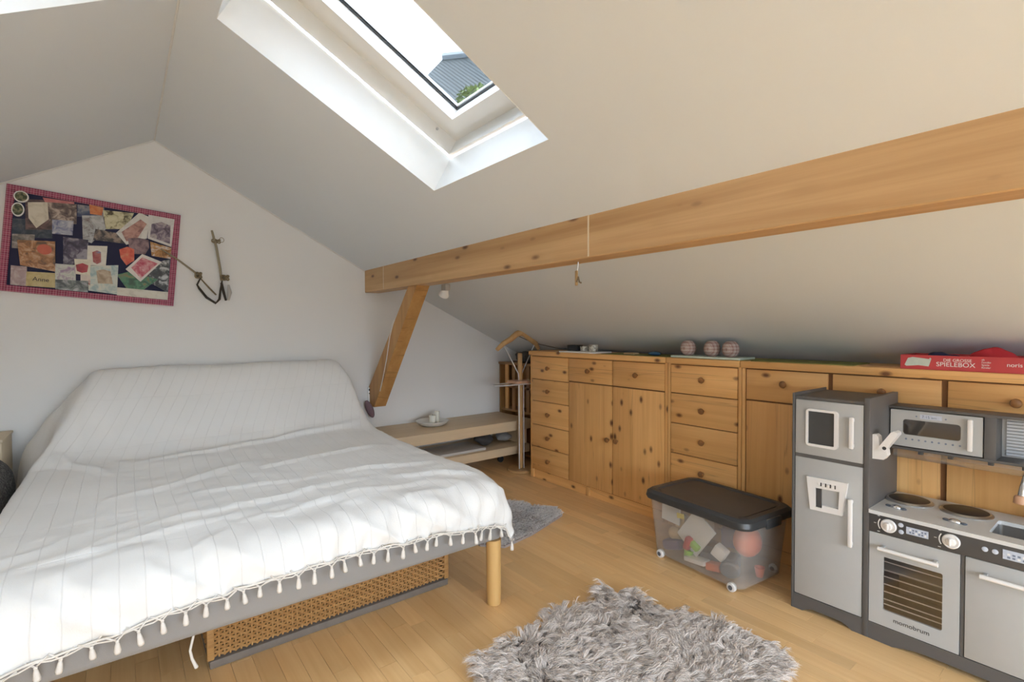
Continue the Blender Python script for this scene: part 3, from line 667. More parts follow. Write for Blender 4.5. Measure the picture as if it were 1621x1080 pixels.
# ================================================================ GABLE WALL THINGS
# ---- collage board
cb_ = thing('photo_collage', 'collage of overlapping photos in a pink plaid border on the gable wall', 'collage', (-.111, G-.002, 1.757)); cb_.rotation_euler = (0, math.radians(4.8), 0)
finish('board', bx(-.415, .415, -.014, 0, -.305, .305), M('navy'), cb_, local=True, smooth=False)
hw, hh, bw = .418, .307, .036
for x0, x1, z0, z1 in ((-hw, hw, hh-bw, hh), (-hw, hw, -hh, -hh+bw), (-hw, -hw+bw, -hh+bw, hh-bw), (hw-bw, hw, -hh+bw, hh-bw)):
    finish('border', bx(x0, x1, -.020, -.001, z0, z1, bev=.002), M('plaid'), cb_, local=True)
CARDS = [
 ([(-.384,.115),(-.214,.134),(-.207,.031),(-.377,.007)], (.02,.03,.045),(.04,.05,.07),(.09,.09,.1)),
 ([(-.378,.025),(-.283,.039),(-.281,-.049),(-.374,-.056)], (.12,.11,.1),(.24,.21,.19),(.4,.36,.33)),
 ([(-.336,.237),(-.207,.259),(-.2,.085),(-.325,.059)], (.05,.03,.03),(.10,.06,.06),(.2,.11,.1)),
 ([(-.325,.221),(-.241,.241),(-.221,.151),(-.279,.078),(-.316,.13)], (.5,.44,.34),(.62,.56,.45),(.66,.6,.5)),
 ([(-.264,.264),(-.123,.269),(-.121,.245),(-.252,.239)], (.42,.1,.11),(.5,.17,.17),(.55,.2,.2)),
 ([(-.241,.241),(-.111,.258),(-.103,.138),(-.227,.121)], (.07,.05,.05),(.18,.13,.11),(.5,.4,.33)),
 ([(-.214,.143),(-.118,.154),(-.117,.067),(-.209,.059)], (.1,.12,.25),(.3,.31,.4),(.5,.5,.52)),
 ([(-.107,.258),(.02,.268),(.02,.203),(-.103,.186)], (.05,.07,.14),(.12,.14,.2),(.3,.28,.28)),
 ([(-.053,.271),(.016,.267),(.011,.216),(-.045,.214)], (.5,.13,.04),(.58,.19,.06),(.6,.25,.1)),
 ([(-.082,.196),(.015,.217),(.036,.136),(-.026,.036),(-.068,.047)], (.16,.12,.11),(.36,.36,.36),(.5,.5,.5)),
 ([(.013,.251),(.169,.266),(.136,.157),(.036,.136)], (.08,.06,.03),(.5,.46,.28),(.62,.58,.4)),
 ([(-.014,.127),(.148,.119),(.143,.062),(-.02,.057)], (.025,.02,.02),(.06,.05,.045),(.3,.22,.17)),
 ([(-.159,.049),(-.043,.053),(-.035,-.103),(-.148,-.112)], (.03,.02,.04),(.08,.06,.1),(.3,.28,.32)),
 ([(.087,.122),(.197,.277),(.249,.258),(.246,.117),(.143,.057)], (.55,.52,.48),(.62,.6,.56),(.66,.64,.6)),
 ([(.114,.133),(.205,.233),(.239,.21),(.197,.108),(.142,.077)], (.22,.1,.09),(.42,.22,.18),(.5,.3,.24)),
 ([(.148,.099),(.2,.112),(.255,.109),(.262,.06),(.244,.013),(.19,.006),(.162,.02)], (.12,.07,.08),(.24,.15,.16),(.3,.2,.2)),
 ([(.244,.272),(.386,.272),(.38,.085),(.25,.118)], (.55,.52,.5),(.6,.58,.56),(.64,.62,.6)),
 ([(.264,.215),(.315,.24),(.366,.225),(.371,.104),(.261,.13)], (.06,.04,.06),(.2,.15,.2),(.42,.36,.34)),
 ([(.264,.1),(.381,.079),(.381,.005),(.278,.009)], (.2,.09,.02),(.45,.22,.06),(.6,.55,.5)),
 ([(.266,-.055),(.377,.005),(.383,-.222),(.264,-.159)], (.02,.02,.025),(.05,.055,.055),(.5,.5,.5)),
 ([(.108,-.14),(.171,-.111),(.322,-.141),(.198,-.275)], (.03,.08,.04),(.06,.2,.1),(.2,.16,.06)),
 ([(.114,-.22),(.383,-.217),(.383,-.27),(.117,-.27)], (.5,.47,.4),(.6,.57,.48),(.62,.6,.52)),
 ([(.11,.02),(.15,.045),(.185,.034),(.19,-.037),(.152,-.074),(.12,-.03)], (.5,.06,.03),(.6,.1,.05),(.6,.2,.1)),
 ([(.15,-.099),(.228,.011),(.335,-.023),(.231,-.169)], (.6,.56,.52),(.66,.6,.56),(.68,.64,.6)),
 ([(.177,-.085),(.229,-.01),(.315,-.037),(.23,-.148)], (.42,.04,.08),(.55,.2,.22),(.66,.45,.42)),
 ([(-.032,-.107),(.112,-.08),(.117,-.265),(-.022,-.258)], (.32,.42,.42),(.5,.55,.5),(.62,.6,.5)),
 ([(.007,-.131),(.04,-.118),(.076,-.125),(.093,-.203),(.02,-.208)], (.3,.22,.14),(.42,.32,.22),(.5,.4,.28)),
 ([(-.044,.017),(.051,.03),(.051,-.094),(-.039,-.104)], (.6,.56,.48),(.66,.62,.54),(.68,.64,.58)),
 ([(-.019,-.02),(.002,-.005),(.022,-.012),(.027,-.075),(.008,-.09),(-.011,-.08)], (.3,.05,.05),(.4,.12,.1),(.2,.2,.3)),
 ([(-.1,-.075),(-.023,-.067),(-.02,-.164),(-.088,-.165)], (.6,.54,.4),(.66,.6,.47),(.68,.62,.5)),
 ([(-.091,-.11),(-.06,-.095),(-.032,-.105),(-.035,-.146),(-.06,-.155),(-.083,-.146)], (.2,.01,.015),(.36,.02,.03),(.42,.05,.05)),
 ([(-.065,-.166),(-.017,-.164),(-.016,-.228),(-.061,-.224)], (.6,.5,.44),(.64,.56,.48),(.3,.05,.05)),
 ([(-.184,-.117),(-.091,-.112),(-.084,-.213),(-.177,-.212)], (.42,.45,.4),(.55,.56,.5),(.3,.2,.3)),
 ([(-.177,-.212),(-.025,-.2),(-.024,-.27),(-.173,-.27)], (.07,.08,.08),(.2,.22,.21),(.42,.4,.42)),
 ([(-.37,-.157),(-.304,-.155),(-.296,-.268),(-.366,-.268)], (.3,.22,.22),(.4,.3,.3),(.5,.42,.42)),
 ([(-.354,-.007),(-.192,.014),(-.18,-.165),(-.332,-.15)], (.12,.07,.04),(.38,.17,.06),(.55,.36,.22)),
 ([(-.303,-.183),(-.18,-.174),(-.174,-.262),(-.301,-.266)], (.42,.33,.14),(.5,.4,.18),(.54,.44,.22)),
]
for i, (poly, c1, c2, c3) in enumerate(CARDS):
    d = -.0145 - .00035*i
    finish('photo_card', prism(B(), poly, lambda a, b, h: Vector((a, h, b)), d, -.0139), photo('photo_print', c1, c2, c3, 24), cb_, local=True, smooth=False)
n = 20
def disc(cx, cz, rx, rz, d, mt, nm): finish(nm, prism(B(), [(cx+rx*math.cos(6.2832*k/n), cz+rz*math.sin(6.2832*k/n)) for k in range(n)], lambda a, b, h: Vector((a, h, b)), d, -.0139), mt, cb_, local=True, smooth=False)
disc(-.235, -.042, .033, .03, -.029, photo('balloon_print', (.5,.1,.05), (.55,.12,.06), (.58,.15,.07), 8), 'round_cutout')
for cx, cz, rx, rz in ((-.353, .245, .032, .033), (-.362, .168, .027, .04)):
    disc(cx, cz, rx, rz, -.0285, M('paper'), 'sticker'); disc(cx, cz, rx*.82, rz*.82, -.0295, photo('sticker_print', (.03,.03,.02), (.07,.09,.04), (.3,.25,.15), 40), 'sticker_face')
text('Anne', .034, M('ink'), cb_, Vector((-.275, -.0292, -.232)) + cb_.location, (1, 0, 0), (0, 0, 1), name='handwriting')

# ---- driftwood and rope anchor
an = thing('rope_anchor', 'small anchor of sticks and dark rope hanging beside the collage', 'wall decoration', (.45, G-.03, 1.44))
y = G-.035
finish('stick', tube(B(), [(.215, G-.045, 1.79), (.315, y, 1.722), (.422, y, 1.634)], [.005, .006, .007], 8), plain('grey_stick', (.27, .22, .15), .8), an)
finish('stick', tube(B(), [(.509, y, 1.945), (.535, y, 1.83), (.556, y, 1.68), (.562, y, 1.60)], [.007, .0085, .0085, .008], 8), plain('driftwood', (.30, .26, .18), .8), an)
def coil(c, rx, rz, k, mt, r=.004, nm='rope_knot'):
    pts = [(c[0]+rx*math.sin(t*.7)*(.7+.3*math.cos(t)), c[1]-.012*math.cos(t), c[2]+rz*math.sin(t)) for t in np.linspace(0, 6.283*k, 18*k)]
    finish(nm, tube(B(), pts, r, 6), mt, an)
coil((.534, y, 1.873), .028, .012, 4, M('rope')); coil((.425, y, 1.63), .020, .018, 4, M('rope'), .0055); coil((.583, y, 1.622), .028, .016, 4, M('rope'), .0055)
finish('wire_ring', tube(B(), [(.568+.014*math.cos(t), y, 1.885+.016*math.sin(t)) for t in np.linspace(0, 6.283, 18)], .0018, 6), M('rope'), an)
finish('rope', tube(B(), [(.437, y, 1.612), (.416, y, 1.565), (.428, y-.005, 1.54), (.47, y, 1.48), (.525, y, 1.442), (.548, y, 1.47), (.556, y, 1.54), (.566, y, 1.6)], [.004, .006, .008, .0085, .008, .008, .006, .005], 8), M('ropedark'), an)
finish('rope', tube(B(), [(.562, y, 1.585), (.572, y, 1.53), (.588, y, 1.462)], [.008, .009, .007], 8), M('ropedark'), an)
finish('rope', tube(B(), [(.44, y+.01, 1.607), (.49, y+.012, 1.545), (.53, y+.012, 1.50)], [.004, .006, .005], 8), M('rope'), an)
finish('shell', tube(B(), [(.607, y+.012, 1.575), (.612, y+.01, 1.52), (.603, y+.012, 1.465)], [.006, .016, .008], 10), plain('pale_shell', (.48, .46, .43), .6), an)

# ---- wall strip, pouch, brace cord, clip lamp, hook
ws = thing('wall_sensor', 'small white wall unit with black buttons beside the brace foot', 'wall unit', (1.668, G-.03, .615))
finish('body', bx(1.652, 1.688, G-.028, G-.001, .615, .765, bev=.006), M('cream'), ws)
for z, h in ((.742, .016), (.715, .008)): finish('button', bx(1.628, 1.645, G-.03, G-.002, z, z+h, bev=.003), M('black'), ws)
finish('side_plate', bx(1.622, 1.652, G-.020, G-.001, .60, .77, bev=.004), M('white'), ws)
pb = B(); sphere(pb, (1.617, G-.05, .585), .042, .7, .8, 1.9); bmesh.ops.rotate(pb, verts=pb.verts, cent=(1.6, G-.05, .6), matrix=Matrix.Rotation(math.radians(-22), 3, 'Y'))
single('cloth_pouch', pb, M('mauve'), 'dusky mauve cloth pouch hanging between the bedspread and the brace', 'pouch')
single('lamp_cord', tube(B(), [(1.629, 3.55, 1.33), (1.628, 3.63, 1.20), (1.630, 3.70, 1.02), (1.631, 3.78, .86), (1.629, 3.83, .76)], .0035, 6), M('cream'), 'thin pale cord running down the slanting brace', 'cord')
cl = thing('clip_lamp', 'small white spotlight clipped under the beam beside the brace', 'lamp', (1.76, 3.02, 1.45))
finish('clip', bx(1.735, 1.775, 2.97, 3.03, 1.515, 1.56, bev=.006), plain('grey_clip', (.35, .34, .32), .5), cl)
lb = B(); lathe(lb, [(.016, 0), (.021, .010), (.027, .045), (.036, .068), (.033, .068), (.022, .04), (0, .036)], (0, 0, 0), n=20)
bmesh.ops.transform(lb, verts=lb.verts, matrix=Matrix.Translation((1.757, 3.0, 1.535)) @ Matrix.Rotation(math.radians(228), 4, 'X') @ Matrix.Rotation(math.radians(10), 4, 'Y')); finish('lamp_shade', lb, M('cream'), cl)
hk = thing('beam_hook', 'small wooden tag on a wire hanging below the long beam', 'hook', (1.68, 1.672, 1.45))
finish('wire', tube(B(), [(1.68, 1.664, 1.561), (1.68, 1.668, 1.53), (1.68, 1.674, 1.515)], .0025, 6), M('steel'), hk)
finish('tag', bx(1.677, 1.683, 1.668, 1.684, 1.452, 1.522, bev=.003), plain('tag_wood', (.42, .27, .12), .6), hk)
finish('peg', tube(B(), [(1.676, 1.672, 1.468), (1.674, 1.658, 1.49), (1.672, 1.650, 1.466), (1.672, 1.638, 1.462)], .004, 8), plain('dark_tag', (.2, .15, .09), .6), hk)

# ================================================================ BENCH CORNER
bn = thing('tv_bench', 'low pale birch bench with lower shelf against gable wall', 'bench', (2.35, 3.8, 0))
finish('top_panel', bx(1.62, 2.975, 3.55, G-.004, .34, .426, bev=.003), M('birch'), bn)
finish('shelf', bx(1.68, 2.96, 3.56, G-.01, .125, .197, bev=.003), M('birch'), bn)
for x in (1.68, 2.90): finish('side_panel', bx(x, x+.055, 3.60, G-.02, .197, .34), M('birch'), bn)
for x in (1.85, 2.80):
    for y in (3.80, 3.98): finish('caster', lathe(B(), [(.028, -.012), (.03, -.008), (.03, .008), (.028, .012)], (x, y, .03), 'Y', 16), M('black'), bn)
for x in (1.85, 2.80):
    for y in (3.80, 3.98): finish('caster_stem', bx(x-.012, x+.012, y-.018, y-.012, .03, .125), M('black'), bn)
dk = lathe(B(), [(0, .004), (.06, 0), (.09, .004), (.125, .022), (.142, .042), (.138, .045), (.115, .025), (.08, .012), (0, .010)], (2.105, 3.84, .426), n=40)
single('candle_dish', dk, M('cream'), 'shallow cream ceramic dish on the pale bench', 'dish')
ca = thing('pillar_candle', 'short white pillar candle standing in the dish', 'candle', (2.10, 3.83, .439))
finish('wax', lathe(B(), [(.031, 0), (.032, .004), (.032, .074), (.029, .078), (0, .075)], (2.10, 3.83, .439)), M('candle'), ca)
finish('wick', tube(B(), [(2.10, 3.83, .512), (2.102, 3.83, .526)], .0015, 6), M('ink'), ca)
ca2 = single('pillar_candle', lathe(B(), [(.022, 0), (.023, .003), (.023, .095), (.02, .099), (0, .096)], (2.168, 3.872, .440)), M('candle'), 'taller thin candle standing behind the short candle in the dish', 'candle')
single('flat_case', bx(2.05, 2.50, 3.60, 3.9, .198, .222, bev=.006), plain('pale_case', (.55, .53, .50), .4), 'flat pale case lying on the lower bench shelf', 'case')
for i, (x, y, r, mt, lab) in enumerate(((2.59, 3.78, .078, 'dkfab', 'dark crumpled cloth on the lower bench shelf beside the pale case'), (2.80, 3.75, .062, 'rail', 'pale grey crumpled cloth on the lower bench shelf behind the coat stand'))):
    b = sphere(B(), (x, y, .253), r, 1.15, 1.3, .62, 28, 16)
    for v in b.verts: v.co += (v.co-Vector((x, y, .253)))*(.35*nz(v.co.x*16, v.co.y*16, v.co.z*16)); v.co.z = max(v.co.z, .1985)
    single('crumpled_cloth', b, M(mt), lab, 'cloth')
# corner shelf unit
cu = thing('corner_shelf', 'brown pine shelf unit in the corner behind the coat stand', 'shelf', (3.09, 3.75, 0))
for y0, y1 in ((3.40, 3.42), (4.045, 4.066)): finish('side_panel', bx(2.99, 3.19, y0, y1, 0, .905), M('darkpine'), cu)
finish('top_board', bx(2.982, 3.20, 3.39, 4.072, .905, .927, bev=.003), M('darkpine'), cu)
finish('back_panel', bx(3.17, 3.18, 3.42, 4.045, .03, .905), M('darkpine'), cu)
for z in (.05, .45, .68): finish('shelf_board', bx(3.0, 3.17, 3.42, 4.045, z, z+.02), M('darkpine'), cu)
for i in range(5): finish('slat', bx(3.0, 3.014, 3.50+i*.11, 3.545+i*.11, .47, .905), M('darkpine' if i % 2 else 'pine_v'), cu)
b = sphere(B(), (3.06, 3.72, .985), .09, .7, 1.9, .62, 24, 14)
for v in b.verts: v.co += (v.co-Vector((3.06, 3.72, .985)))*(.4*nz(v.co.x*14, v.co.y*14, v.co.z*14)); v.co.z = max(v.co.z, .928); v.co.z = min(v.co.z, zlow(v.co.x)-.01)
single('dark_bag', b, M('dkfab'), 'dark soft bag lying on the corner shelf', 'bag')
# valet stand
vs_ = thing('coat_stand', 'wood and steel valet stand with hanger top beside the cabinets', 'coat stand', (2.78, 3.47, 0))
SY = 3.47
finish('base', lathe(B(), [(.115, 0), (.12, .004), (.12, .014), (.112, .02), (0, .02)], (2.78, SY, 0), n=36), M('standwood'), vs_)
finish('post', bx(2.762, 2.792, SY-.018, SY+.018, .02, 1.04, bev=.006), M('standwood'), vs_)
for x in (2.806, 2.755): finish('rod', tube(B(), [(x, SY-.012, .02), (x, SY-.012, .79)], .005, 8), M('satin'), vs_)
finish('tray', prism(B(), rect(2.665, 2.845, SY-.10, SY+.06, .03), fZ, .782, .802), M('wood_and_reflection'), vs_)
finish('trouser_bar', tube(B(), [(2.86, SY-.04, .778), (2.80, SY-.12, .778), (2.50, SY-.10, .778), (2.455, SY-.07, .778), (2.455, SY-.02, .778), (2.50, SY+.02, .778), (2.86, SY+.05, .778)], .006, 8), M('satin'), vs_)
for sx, xt in ((-1, 2.60), (1, 2.945)): finish('hanger_arm', tube(B(), [(2.777+sx*.012, SY, .80), (2.777+sx*.02, SY, .86), (xt, SY, 1.115)], .005, 8), M('satin'), vs_)
hb = B(); cen = [(2.525, 1.075), (2.585, 1.125), (2.665, 1.165), (2.72, 1.205), (2.772, 1.222), (2.825, 1.205), (2.88, 1.165), (2.95, 1.125), (2.995, 1.07)]
hb = tube(hb, [(x, SY - .018*math.sin((x-2.525)/.47*math.pi), z) for x, z in cen], [.017, .023, .025, .027, .031, .027, .025, .023, .017], 12)
finish('hanger', hb, M('standwood'), vs_)
single('wall_wire', tube(B(), [(2.80, 3.54, 1.195), (2.95, 3.5, 1.128), (3.05, 3.3, 1.083), (3.08, 3.1, 1.07)], .003, 6), M('dkfab'), 'thin dark wire along the slope behind the coat stand hanger', 'wire')

# ================================================================ PINE CABINETS
def knob(par, y, z, x=CAB):
    finish('knob', lathe(B(), [(.008, 0), (.0075, .010), (.016, .016), (.0185, .022), (.016, .029), (.008, .032), (0, .0325)], (x, y, z), '-X', 18), M('knob'), par)
def front(par, kind, y0, y1, z0, z1, kn=None, x=CAB):
    g = .0028
    o = finish(kind, bx(x, x+.018, y0+g, y1-g, z0+g, z1-g, bev=.0025), M('pine_h' if kind == 'drawer' else 'pine_v'), par)
    if kn is not None: knob(o, kn[0], kn[1], x)
    return o
XB = 3.045
def carcass(par, y0, y1, tops=(1.030, 1.068)):
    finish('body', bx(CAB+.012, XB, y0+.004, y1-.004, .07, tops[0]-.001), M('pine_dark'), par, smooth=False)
    for y in (y0, y1-.018): finish('side_panel', bx(CAB+.004, XB, y, y+.018, .0, tops[0]), M('pine_v'), par)
    finish('top_board', bx(CAB-.02, XB+.01, y0-.002 if y0 > 3 else y0, y1, tops[0], tops[1], bev=.005), M('pine_h'), par)
    finish('plinth', bx(CAB+.008, CAB+.026, y0+.018, y1-.018, 0, .068), M('pine_h'), par)
def foot(par, y): finish('foot', bx(CAB-.004, CAB+.02, y-.018, y+.018, 0, .068, bev=.004), M('pine_v'), par)
ZT, ZB = 1.026, .070
ua = thing('pine_cabinet', 'knotty pine cabinet with two doors and five small drawers beside the coat stand', 'cabinet', (2.9, 2.6, 0))
carcass(ua, 1.926, 3.285)
zs = [ZB, .266, .451, .651, .834, ZT]
for a, b in zip(zs, zs[1:]): front(ua, 'drawer', 2.825, 3.268, a, b, (3.05, (a+b)/2))
front(ua, 'drawer', 2.382, 2.822, .846, ZT, (2.606, .936)); front(ua, 'drawer', 1.945, 2.378, .846, ZT, (2.165, .936))
front(ua, 'door', 2.382, 2.822, ZB, .843, (2.414, .457)); front(ua, 'door', 1.945, 2.378, ZB, .843, (2.335, .461))
for y in (3.262, 2.62, 1.97): foot(ua, y)
ub = thing('pine_cabinet', 'knotty pine chest of drawers behind the storage box', 'cabinet', (2.9, 1.68, 0))
carcass(ub, 1.442, 1.922)
zs = [ZB, .280, .468, .657, .846, ZT]
for a, b in zip(zs, zs[1:]): front(ub, 'drawer', 1.462, 1.902, a, b, (1.676, (a+b)/2+.004))
uc = thing('pine_cabinet', 'knotty pine cabinet running on behind the toy kitchen', 'cabinet', (2.9, .75, 0))
carcass(uc, .10, 1.438)
for y0, y1 in ((1.002, 1.415), (.568, .986), (.132, .552)):
    front(uc, 'drawer', y0, y1, .855, ZT, ((y0+y1)/2, .955)); front(uc, 'door', y0, y1, ZB, .852, (y0+.04, .46))

# ---- things on the cabinet tops
TZ = 1.068
single('tray', prism(B(), rect(2.73, 2.94, 2.55, 2.93, .02), fZ, TZ, TZ+.010), M('paper'), 'thin white tray holding cups at the far end of the cabinet', 'tray')
single('dark_box', bx(2.80, 2.87, 2.79, 2.90, TZ+.010, TZ+.055, bev=.004), plain('dark_box', (.03, .028, .03), .6), 'small dark box on the thin white tray', 'box')
for i, (y, h, lab) in enumerate(((2.735, .038, 'shorter pale patterned cup on the thin white tray'), (2.645, .052, 'taller pale patterned cup on the thin white tray'))):
    b = lathe(B(), [(.030, 0), (.034, .004), (.036, h), (.032, h), (.030, .006), (0, .006)], (2.83, y, TZ+.0102), n=20)
    single('cup', b, photo('cup_glaze', (.15, .11, .08), (.55, .5, .4), (.66, .62, .54), 60), lab, 'cup', 'cups on the thin white tray')
single('wood_scrap', bx(2.80, 2.86, 2.24, 2.33, TZ+.0005, TZ+.014, bev=.004), M('toybe'), 'small tan wood scrap on the cabinet', 'toy')
b = sphere(B(), (2.83, 2.09, TZ+.014), .022, 1.2, 2.2, .6)
single('blue_toy', b, M('blue'), 'small dark blue toy lying on the cabinet', 'toy')
single('green_mat', prism(B(), rect(2.745, 2.98, 1.42, 2.50, .02), fZ, TZ+.0002, TZ+.0026), M('green'), 'long thin olive green mat under the ball tray', 'mat')
single('green_mat', prism(B(), rect(2.745, 2.99, .90, 1.40, .02), fZ, TZ+.0002, TZ+.0046), M('green'), 'thin olive green mat on the cabinet behind the toy fridge', 'mat')
single('tray', prism(B(), rect(2.73, 2.91, 1.445, 1.90, .012), fZ, TZ+.003, TZ+.014), M('tray'), 'pale green tray under the three plaid balls', 'tray')
for y, lab in ((1.815, 'leftmost of the three plaid balls on the pale green tray'), (1.655, 'middle one of the three plaid balls on the pale green tray'), (1.538, 'rightmost of the three plaid balls on the pale green tray')):
    b = lathe(B(), [(.022, 0), (.036, .010), (.047, .032), (.048, .05), (.042, .074), (.028, .09), (.010, .095), (0, .094)], (2.80, y, TZ+.0143), n=24)
    single('plaid_ball', b, M('plaidball'), lab, 'ball candle', 'plaid balls on the tray')
gb_ = thing('game_box', 'flat red board game box on the cabinet above toy kitchen', 'game box', (2.86, .49, TZ))
GX = 2.735; gy0, gy1 = .225, .712
finish('box_wall', ring(B(), rect(GX, GX+.21, gy0, gy1), rect(GX+.004, GX+.206, gy0+.004, gy1-.004), fZ, TZ+.0003, TZ+.062), M('redbox'), gb_, smooth=False)
finish('box_floor', bx(GX+.003, GX+.207, gy0+.003, gy1-.003, TZ+.0003, TZ+.004), M('redbox'), gb_, smooth=False)
fx = GX-.0006; RT, UP = (0, -1, 0), (0, 0, 1)
pp = B(); prism(pp, [(.697, TZ+.018), (.685, TZ+.048), (.668, TZ+.053), (.612, TZ+.046), (.608, TZ+.052), (.604, TZ+.047), (.613, TZ+.014), (.648, TZ+.018), (.69, TZ+.013)], fX, GX-.0008, GX+.001); finish('card_picture', pp, plain('card_print', (.55, .62, .55), .5, var=.15, scale=60), gb_, smooth=False)
text('DIE GROSSE', .017, M('paper'), gb_, (fx, .565, TZ+.038), RT, UP); text('SPIELEBOX', .026, M('paper'), gb_, (fx, .588, TZ+.017), RT, UP)
for i, t in enumerate(('ab', 'Familie', 'Spiele', 'Kinder')): text(t, .010, M('paper'), gb_, (fx, .445, TZ+.047-.0105*i), RT, UP)
text('noris', .022, M('paper'), gb_, (fx, .372, TZ+.026), RT, UP)
pp = B(); prism(pp, [(.322, TZ+.036), (.312, TZ+.043), (.298, TZ+.041), (.286, TZ+.031), (.298, TZ+.022), (.312, TZ+.020), (.322, TZ+.026), (.308, TZ+.031)], fX, GX-.0008, GX+.001); finish('logo', pp, M('paper'), gb_, smooth=False)
def cloth_blob(nm, c, r, sx, sy, sz, mt, lab, fz, zmin):
    b = sphere(B(), c, r, sx, sy, sz, 28, 16)
    for v in b.verts:
        v.co += (v.co-Vector(c))*(.55*nz(v.co.x*fz, v.co.y*fz, v.co.z*fz)); v.co.z = max(v.co.z, zmin); v.co.z = min(v.co.z, zlow(v.co.x)-.006)
        v.co.x = min(max(v.co.x, GX+.008), GX+.2); v.co.y = min(max(v.co.y, gy0+.006), gy1-.006)
    single(nm, b, M(mt), lab, 'toy cloth')
cloth_blob('red_costume', (2.80, .425, TZ+.05), .055, .6, 1.2, .9, 'redcloth', 'crumpled red fabric heaped in the game box', 18, TZ+.005)
cloth_blob('navy_costume', (2.80, .575, TZ+.040), .045, .7, 1.2, .75, 'navy', 'dark navy fabric bit in the game box', 22, TZ+.005)
cloth_blob('white_costume', (2.79, .29, TZ+.042), .04, .6, 1.1, .8, 'whitecloth', 'white fabric bit at the right of the game box', 20, TZ+.005)

# ================================================================ STORAGE BOX
rot = math.radians(-5.4)
sbx = thing('storage_box', 'clear plastic toy box on wheels with anthracite lid', 'storage box', (2.462, 1.432, 0), rot)
def tap(bm, wx0, wy0, z0, wx1, wy1, z1, r, n=6):
    A_ = [bm.verts.new((x, y, z0)) for x, y in rect(-wx0, wx0, -wy0, wy0, r, n)]; B_ = [bm.verts.new((x, y, z1)) for x, y in rect(-wx1, wx1, -wy1, wy1, r, n)]; return A_, B_
def shell(wx0, wy0, z0, wx1, wy1, z1, r, th):
    bm = B(); A_, B_ = tap(bm, wx0, wy0, z0, wx1, wy1, z1, r); C_, D_ = tap(bm, wx0-th, wy0-th, z0+th, wx1-th, wy1-th, z1, r-th); n = len(A_)
    for k in range(n):
        j = (k+1) % n; bm.faces.new((A_[k], A_[j], B_[j], B_[k])); bm.faces.new((C_[j], C_[k], D_[k], D_[j])); bm.faces.new((B_[k], B_[j], D_[j], D_[k]))
    bm.faces.new(A_[::-1]); bm.faces.new(C_); return bm
finish('tub', shell(.178, .262, .022, .196, .292, .325, .045, .003), M('frost'), sbx, local=True)
lb = B()
prof = [(.196, .292, .322, .05), (.212, .312, .318, .06), (.216, .316, .330, .06), (.212, .312, .352, .06), (.196, .296, .366, .055), (.176, .268, .366, .05), (.168, .258, .357, .05)]
rg = []
for wx, wy, z, r in prof: rg.append([lb.verts.new((x, y, z)) for x, y in rect(-wx, wx, -wy, wy, r, 6)])
for a, b in zip(rg, rg[1:]):
    n = len(a)
    for k in range(n): lb.faces.new((a[k], a[(k+1) % n], b[(k+1) % n], b[k]))
lb.faces.new(rg[0][::-1]); lb.faces.new(rg[-1])
ld = finish('lid', lb, M('lid'), sbx, local=True)
finish('lid_panel', prism(B(), rect(-.163, .163, -.253, .253, .045, 6), fZ, .3575, .3605), M('lidflat'), ld, local=True)
for s in (-1, 1): finish('latch', bx(-.06, .06, s*.316-.006, s*.316+.006, .305, .352, bev=.005), M('lid'), ld, local=True)
for x in (-.150, .150):
    for y in (-.215, .215):
        wo = finish('wheel', lathe(B(), [(.010, -.012), (.020, -.011), (.022, -.006), (.022, .006), (.020, .011), (.010, .012)], (x*1.16, y, .022), '-X', 18), M('ktwhite'), sbx, local=True)
        finish('hub', lathe(B(), [(.011, -.0135), (.011, .0135)], (x*1.16, y, .022), '-X', 14), M('toygy'), wo, local=True)
def toy(nm, bm, mt, lab, px=0, py=0, pz=0, rx=0, ry=0, rz=0, cat='toy'):
    Mx = Matrix.Translation((2.462, 1.432, 0)) @ Matrix.Rotation(rot, 4, 'Z') @ Matrix.Translation((px, py, pz)) @ Matrix.Rotation(rz, 4, 'Z') @ Matrix.Rotation(ry, 4, 'Y') @ Matrix.Rotation(rx, 4, 'X')
    bmesh.ops.transform(bm, matrix=Mx, verts=bm.verts); single(nm, bm, M(mt), lab, cat, 'toys in the clear box')
# front wall is local -x; local +y is the far (left) end
toy('paper_sheet', bx(-.003, .003, -.075, .075, -.10, .10), 'paper', 'large white sheet leaning inside the clear box', -.125, .025, .188, rx=.62)
toy('paper_sheet', bx(-.003, .003, -.06, .06, -.06, .06), 'paper', 'small white sheet at the far end of the clear box', -.12, .19, .252, rx=.05)
toy('yellow_label', bx(-.002, .002, -.022, .022, -.013, .013), 'toyye', 'tiny yellow card near the lid of the clear box', -.172, .085, .268, rx=-.1)
toy('orange_ball', sphere(B(), (0, 0, 0), .072, 1, .9, 1.05), 'toyor', 'big orange toy at the right end of the clear box', -.02, -.195, .20)
toy('grey_disc', lathe(B(), [(.038, -.012), (.046, -.006), (.046, .006), (.038, .012)], n=24), 'toygy', 'dark grey round toy low at the right of clear box', -.145, -.185, .085, ry=1.25, rz=.5)
toy('white_block', bx(-.025, .025, -.032, .032, -.03, .03, bev=.006), 'ktwhite', 'pale block above the dark grey round toy', -.125, -.118, .140, rx=.5, rz=.2)
toy('green_cup', lathe(B(), [(.018, 0), (.026, .05), (.022, .05), (.015, .004), (0, .004)], n=16), 'toygr', 'lime green cup low in the clear box', -.13, .075, .045, rx=.3)
toy('green_brick', bx(-.02, .02, -.025, .025, -.014, .014, bev=.003), 'toygr', 'bright green brick beside the red toy in the clear box', -.135, .02, .125, rx=.5)
toy('red_car', bx(-.018, .018, -.016, .016, -.035, .035, bev=.008), 'toyred', 'small red toy in the middle of the clear box', -.15, .055, .13, rx=.3)
